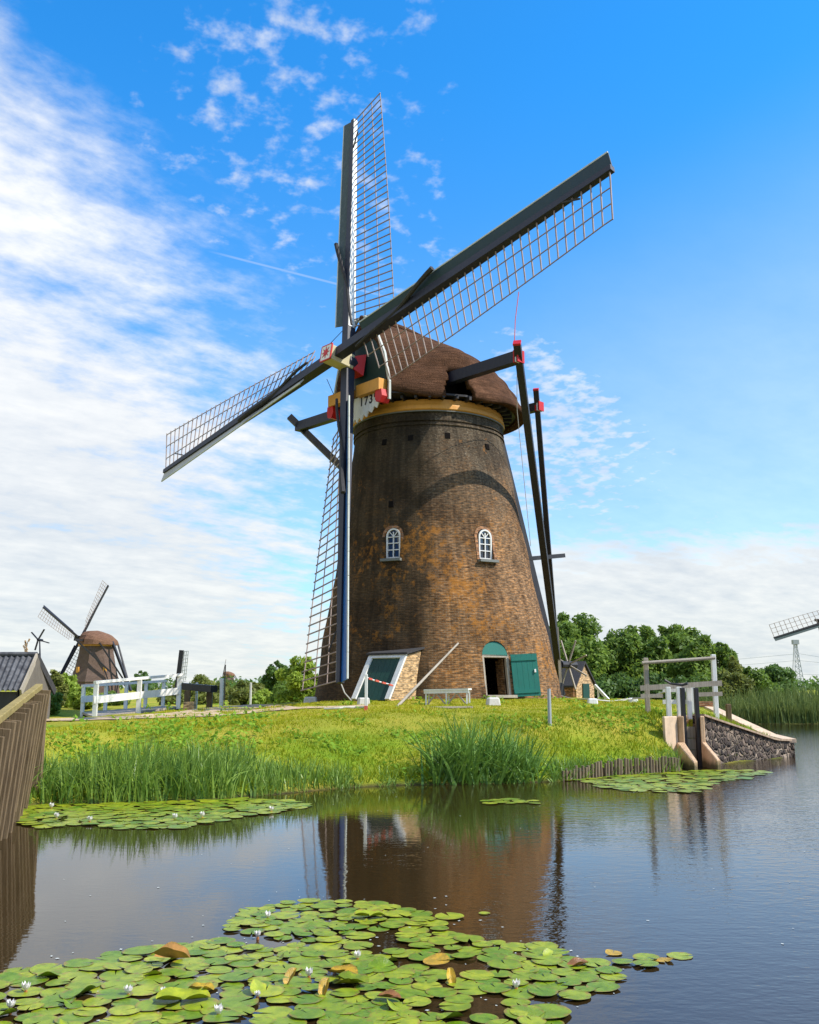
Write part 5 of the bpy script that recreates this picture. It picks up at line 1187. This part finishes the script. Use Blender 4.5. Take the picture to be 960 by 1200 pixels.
# pads one can single out
def pad_at(px, py, r, me, label, tilt=.05, dz=0, rot=None):
    p = on_water(px, py); o = put_pad(me, p.x, p.y, r, label, None, tilt, random, dz)
    if rot: o.rotation_euler = rot
    return o
pad_at(200, 1133, .145, FO, 'upturned orange-brown folded lily pad standing highest in the near raft', dz=.05, rot=(0, 0, R(84)))
pad_at(402, 1147, .12, FY[0], 'yellow folded lily leaf lying beside a green folded one', dz=.02, rot=(0, 0, R(70)))
pad_at(412, 1156, .14, FG, 'green folded lily leaf in front of the yellow folded one', dz=.02, rot=(0, 0, R(60)))
pad_at(341, 1152, .075, FY[1], 'narrow yellow upright lily leaf beside a white flower', dz=.02, rot=(R(40), 0, R(-30)))
pad_at(381, 1165, .07, FY[2], 'narrow mustard lily leaf standing by a dark gap', dz=.02, rot=(R(50), 0, R(-20)))
pad_at(528, 1152, .065, FY[0], 'small golden lily leaf cup beyond the raft middle', dz=.02, rot=(R(60), 0, R(15)))
pad_at(512, 1130, .11, YEL[0], 'flat yellow lily pad at the edge of the dark opening', dz=.02)
pad_at(214, 1177, .19, FG, 'large folded dark green lily pad with raised rim near the bottom', dz=.02, rot=(0, 0, R(100)))
pad_at(235, 1170, .09, FY[1], 'yellowing lily leaf tip behind the folded dark green pad', dz=.04, rot=(0, 0, R(80)))
pad_at(456, 1175, .09, FB_, 'red-brown dying lily leaf inside the near raft', dz=.02, rot=(0, 0, R(75)))
pad_at(433, 1078, .15, FG, 'folded green lily pad rising at the far rim of the near raft', dz=.02, rot=(0, 0, R(95)))
pad_at(677, 1134, .10, FB_, 'withered brown lily leaf on open water beside the near raft', dz=.0, rot=(R(-12), 0, R(100)))
for px, py, r, lb in ((730, 1129, .085, 'small green lily pad first of the drifting row on blue water'), (757, 1124, .10, 'green lily pad at the middle of the drifting row'), (757, 1132, .095, 'green lily pad just in front of the middle of the drifting row'), (797, 1121, .10, 'outermost green lily pad of the drifting row on blue water'), (568, 1071, .055, 'single tiny pale leaf drifting on the brown tower reflection')): pad_at(px, py, r, PADS[int(px) % 8], lb, .01)
pad_at(778, 1126, .08, YEL[0], 'brownish sunken lily leaf between the drifting green pads', .01, dz=-.004); pad_at(719, 1118, .07, YEL[1], 'faint yellow sunken leaf above the drifting row', .01, dz=-.004)
for px, py, r, lb in ((618, 1190, .15, 'round lily pad alone in the dark gap, left of its twin'), (640, 1188, .16, 'round lily pad alone in the dark gap, right of its twin')): pad_at(px, py, r, PADS[3 if px < 630 else 5], lb, .02)
# raft under the left reeds: the nearest as pads of their own, the rest as one mass
LP = wpoly([(18, 950), (36, 943), (120, 942), (220, 939), (290, 936), (330, 938), (368, 944), (320, 953), (270, 960), (215, 970), (150, 972), (100, 966), (50, 971), (18, 966)])
RP = wpoly([(655, 914), (700, 908), (770, 905), (830, 902), (900, 904), (880, 912), (840, 918), (815, 929), (740, 928), (700, 922), (690, 917)])
SPp = wpoly([(565, 939), (600, 936.5), (632, 938.5), (628, 942), (575, 942.5)])
allp = sorted(fill(LP, [], .12, .18, .62, 230, 12), key=lambda q_: q_[1])
rest = NEAR[272:] + allp + fill(RP, [], .13, .2, .7, 170, 13) + fill(SPp, [], .11, .16, .8, 12, 14)
vv = []; ff = []; tt = []; lc = []
for i, (x, y, r) in enumerate(rest):
    me = PADS[i % 8]; a = g.uniform(0, 6.28); n = len(vv); ca, sa = math.cos(a)*r, math.sin(a)*r; tn = g.random(); tx, ty = g.uniform(-.03, .03), g.uniform(-.03, .03)
    for v_ in me.vertices: X_, Y_ = v_.co.x*ca - v_.co.y*sa, v_.co.x*sa + v_.co.y*ca; vv.append((x + X_, y + Y_, .006 + .0016*(i % 9) + v_.co.z*r + tx*X_ + ty*Y_)); tt.append(tn); lc.extend(v_.co)
    for p_ in me.polygons: ff.append(tuple(n + k_ for k_ in p_.vertices))
me = bpy.data.meshes.new('lily_pads'); me.from_pydata(vv, [], ff); a = me.attributes.new('tone', 'FLOAT', 'POINT'); a.data.foreach_set('value', tt); a = me.attributes.new('local', 'FLOAT_VECTOR', 'POINT'); a.data.foreach_set('vector', lc); me.shade_smooth()
tag(link('lily_pads', me, 'pad'), 'smaller lily pads of the rafts further off', kind='stuff')
# specks of leaf and scum on the water
g2 = np.random.default_rng(77); vv = []; 
for _ in range(420):
    if g2.random() < .75:
        k_ = NEAR[g2.integers(0, len(NEAR))]; x, y = k_[0] + g2.normal()*.28, k_[1] + g2.normal()*.32
    else: x, y = g2.uniform(-4.5, 6), g2.uniform(6.5, 20)
    s_ = g2.uniform(.004, .013); a = g2.uniform(0, 6.28)
    for q_ in range(4): vv.append((x + math.cos(a + q_*PI/2)*s_*(1.5 if q_ % 2 else 1), y + math.sin(a + q_*PI/2)*s_*(1.5 if q_ % 2 else 1), .005))
tag(npmesh('floating_specks', np.array(vv), np.arange(len(vv)), 4, 'edge'), 'tiny pale specks of leaf and seed drifting on the water', kind='stuff')
# flowers
def flower(px, py, s_, label, group=None):
    p = on_water(px, py); r_ = thing('water_lily', (p.x, p.y, .02), label, 'flower', group); g = random.Random(int(px*7 + py))
    for ring, (n, up_a, ln) in enumerate(((8, .9, 1.0), (7, 1.15, .9))):
        mb = MB()
        for k_ in range(n):
            a = 2*PI*k_/n + ring*.4 + g.uniform(-.1, .1); d = V((math.cos(a), math.sin(a), 0)); t_ = V((-d.y, d.x, 0)); L = s_*ln*g.uniform(.9, 1.1); b0 = p + UP*.012
            pts = [b0, b0 + d*(L*.35) + UP*(L*.5*up_a), b0 + d*(L*.5) + UP*(L*.95*up_a)]
            mb.add([pts[0] + t_*.1*L, pts[0] - t_*.1*L, pts[1] - t_*.22*L, pts[2], pts[1] + t_*.22*L], [(0, 1, 2, 3, 4)])
        build('petals' if ring == 0 else 'inner_petals', mb, 'petal', r_)
    build('flower_centre', MB().lathe(p + UP*.012, [(0, s_*.12), (s_*.3, s_*.2), (s_*.4, s_*.1)], 10), 'yellow', r_)
    build('stem', MB().tube([p - UP*.1, p + UP*.015], .012, 6), 'padbrown', r_)
for px, py, lb in ((30, 1164, 'white water lily near the fence reflection, further from the shore of the raft'), (12, 1185, 'half open white water lily at the left edge of the near raft'), (150, 1168, 'white water lily before the upturned orange-brown pad'), (191, 1167, 'tiny white lily bud by the folded dark green pad'), (302, 1101, 'white water lily alone on open water beside the raft tip'), (314, 1078, 'white water lily on the farthest pads of the raft tip'), (256, 1192, 'white water lily at the bottom edge under the folded pad'), (362, 1147, 'white water lily right of the narrow yellow leaf'), (302, 1171, 'small white lily left of the mustard leaf'), (419, 1126, 'white water lily in the middle of the near raft'), (605, 1161, 'white water lily by the dark opening close to the raft end')):
    flower(px, py, .06 if 'tiny' not in lb and 'small' not in lb else .042, lb)
for px, py in ((66, 960), (105, 964), (205, 961), (237, 959), (318, 952), (60, 948)): flower(px, py, .09, 'white water lily dotting the raft before the left reeds', 'white lilies of the reed raft')

# ------------------------------------------------------------------ sky and sun
SUN_AZ = R(-13); SUN_EL = R(46)          # measured from +X towards +Y
sd_ = V((math.cos(SUN_AZ)*math.cos(SUN_EL), math.sin(SUN_AZ)*math.cos(SUN_EL), math.sin(SUN_EL)))
sun = bpy.data.lights.new('sun', 'SUN'); so_ = bpy.data.objects.new('sun', sun); COL.objects.link(so_)
sun.energy = 4.9; sun.angle = R(.53); sun.color = (1, .93, .82); so_.rotation_euler = sd_.to_track_quat('Z', 'Y').to_euler()
W = bpy.data.worlds.new('World'); S.world = W; W.use_nodes = True; nt = W.node_tree
bg_ = nt.nodes['Background']; sky = nt.nodes.new('ShaderNodeTexSky'); sky.sky_type = 'NISHITA'; sky.sun_disc = False
sky.sun_elevation = SUN_EL; sky.sun_rotation = PI/2 - SUN_AZ; sky.air_density = 1.0; sky.dust_density = .4; sky.ozone_density = 2.2
tc = nt.nodes.new('ShaderNodeTexCoord').outputs['Generated']
sp = nt.nodes.new('ShaderNodeSeparateXYZ'); nt.links.new(tc, sp.inputs[0]); X, Y, Z = sp.outputs
hor = mth(nt, 'SQRT', mth(nt, 'ADD', mth(nt, 'MULTIPLY', X, X), mth(nt, 'MULTIPLY', Y, Y)))
el = mth(nt, 'DIVIDE', Z, mth(nt, 'MAXIMUM', hor, .001)); az = mth(nt, 'ARCTAN2', X, Y)
dn = mth(nt, 'ADD', mth(nt, 'MAXIMUM', Z, .0), .16)
cx = nt.nodes.new('ShaderNodeCombineXYZ'); nt.links.new(mth(nt, 'DIVIDE', X, dn), cx.inputs[0]); nt.links.new(mth(nt, 'DIVIDE', Y, dn), cx.inputs[1])
P_ = cx.outputs[0]
def mapped(rot, sc, loc=(0, 0, 0)):
    m_ = nt.nodes.new('ShaderNodeMapping'); m_.vector_type = 'TEXTURE'; m_.inputs['Rotation'].default_value = (0, 0, rot); m_.inputs['Scale'].default_value = sc; m_.inputs['Location'].default_value = loc; nt.links.new(P_, m_.inputs[0]); return m_.outputs[0]
def smooth(x, a, b_):
    m_ = nt.nodes.new('ShaderNodeMapRange'); m_.interpolation_type = 'SMOOTHSTEP'; m_.inputs[1].default_value = a; m_.inputs[2].default_value = b_
    nt.links.new(x, m_.inputs[0]); return m_.outputs[0]
st1 = noise(nt, mapped(R(47), (1.9, .62, 1), (3.1, .4, 0)), 1.5, 7, .58)       # long streets
st2 = noise(nt, mapped(R(40), (1.05, .8, 1), (.3, 5, 0)), 7.5, 6, .62)          # mottled fleece
puf = noise(nt, mapped(R(20), (.95, 1.0, 1), (7, 2, 0)), 20, 4, .55)            # small puffs
big = noise(nt, mapped(0, (1, 1, 1), (1.7, 8.2, 0)), .9, 3, .5)
# cover: thick to the west (left), thinning with height; clear to the east
lim = mth(nt, 'SUBTRACT', -.02, mth(nt, 'MULTIPLY', el, .42))
left = smooth(mth(nt, 'SUBTRACT', lim, az), -.22, .30)
low = mth(nt, 'SUBTRACT', 1.0, smooth(el, .10, .55))
d1 = mth(nt, 'ADD', mth(nt, 'MULTIPLY', mth(nt, 'SUBTRACT', st1.outputs[0], .5), 3.0), mth(nt, 'MULTIPLY', mth(nt, 'SUBTRACT', st2.outputs[0], .5), 1.9))
cov = mth(nt, 'ADD', mth(nt, 'SUBTRACT', mth(nt, 'MULTIPLY', left, .95), .55), mth(nt, 'MULTIPLY', mth(nt, 'MULTIPLY', low, left), .95))
c1 = mth(nt, 'MULTIPLY', mth(nt, 'MULTIPLY', smooth(mth(nt, 'ADD', d1, cov), -.36, .95), .93), smooth(left, .0, .3))
mid = mth(nt, 'MULTIPLY', smooth(az, -.50, -.15), mth(nt, 'SUBTRACT', 1.0, smooth(mth(nt, 'SUBTRACT', az, mth(nt, 'MULTIPLY', low, .30)), .03, .10)))
east = mth(nt, 'MULTIPLY', mth(nt, 'MULTIPLY', smooth(az, .07, .13), mth(nt, 'SUBTRACT', 1.0, smooth(az, .19, .26))), mth(nt, 'MULTIPLY', smooth(el, .15, .2), mth(nt, 'SUBTRACT', 1.0, smooth(el, .34, .44))))
mid = mth(nt, 'ADD', mid, mth(nt, 'MULTIPLY', east, .36))
c2 = mth(nt, 'MULTIPLY', smooth(mth(nt, 'ADD', mth(nt, 'ADD', mth(nt, 'SUBTRACT', puf.outputs[0], .5), mth(nt, 'MULTIPLY', mth(nt, 'SUBTRACT', big.outputs[0], .5), .7)), mth(nt, 'MULTIPLY', mth(nt, 'SUBTRACT', mid, .9), .45)), .04, .36), .68)
bank = mth(nt, 'MULTIPLY', smooth(az, -.02, .16), mth(nt, 'SUBTRACT', 1.0, smooth(mth(nt, 'ADD', el, mth(nt, 'MULTIPLY', mth(nt, 'SUBTRACT', st2.outputs[0], .5), .10)), .12, .185)))
c3 = mth(nt, 'MULTIPLY', bank, .93)
veil = mth(nt, 'MULTIPLY', mth(nt, 'SUBTRACT', 1.0, smooth(mth(nt, 'SUBTRACT', el, mth(nt, 'MULTIPLY', smooth(az, -.1, .6), .22)), -.05, .50)), .36)
beh = mth(nt, 'MULTIPLY', mth(nt, 'SUBTRACT', 1.0, smooth(Y, -.3, .2)), smooth(mth(nt, 'ADD', big.outputs[0], 0), .46, .62))
cl = mth(nt, 'MAXIMUM', mth(nt, 'MAXIMUM', mth(nt, 'MAXIMUM', c1, c2), mth(nt, 'MAXIMUM', c3, veil)), mth(nt, 'MULTIPLY', beh, .7))
# contrail: a thin great-circle streak
ta, tb_ = (ray(236, 292)).normalized(), (ray(470, 352)).normalized()
nrm = ta.cross(tb_).normalized(); midv = (ta + tb_).normalized()
def dot(v_):
    m_ = nt.nodes.new('ShaderNodeVectorMath'); m_.operation = 'DOT_PRODUCT'; nt.links.new(tc, m_.inputs[0]); m_.inputs[1].default_value = v_; return m_.outputs['Value']
ct = mth(nt, 'MULTIPLY', mth(nt, 'SUBTRACT', 1.0, smooth(mth(nt, 'ABSOLUTE', dot(nrm)), .0004, .0016)), smooth(dot(midv), math.cos(ta.angle(midv)), math.cos(ta.angle(midv)*.6)))
cl = mth(nt, 'MAXIMUM', cl, mth(nt, 'MULTIPLY', ct, .22))
skc = mixc(nt, 1.0, sky.outputs[0], mixc(nt, smooth(el, .12, .75), (.62, 1.10, 1.42), (.20, 1.12, 1.75)), 'MULTIPLY')
shade = ramp(nt, mth(nt, 'ADD', mth(nt, 'MULTIPLY', st1.outputs[0], .6), mth(nt, 'MULTIPLY', st2.outputs[0], .5)), [(.36, (4.2, 4.5, 4.9)), (.68, (6.0, 6.0, 5.9))])
shl = mixc(nt, smooth(el, .02, .45), mixc(nt, 1.0, shade.outputs[0], (.88, .875, .855), 'MULTIPLY'), shade.outputs[0])
fin = mixc(nt, cl, skc, shl)
nt.links.new(fin, bg_.inputs[0]); bg_.inputs[1].default_value = .135
S.view_settings.view_transform = 'Standard'; S.view_settings.look = 'None'; S.view_settings.gamma = 1; S.view_settings.use_curve_mapping = False; S.view_settings.exposure = .42
S.render.engine = 'CYCLES'; S.cycles.use_denoising = True; S.cycles.max_bounces = 8; S.cycles.transparent_max_bounces = 8
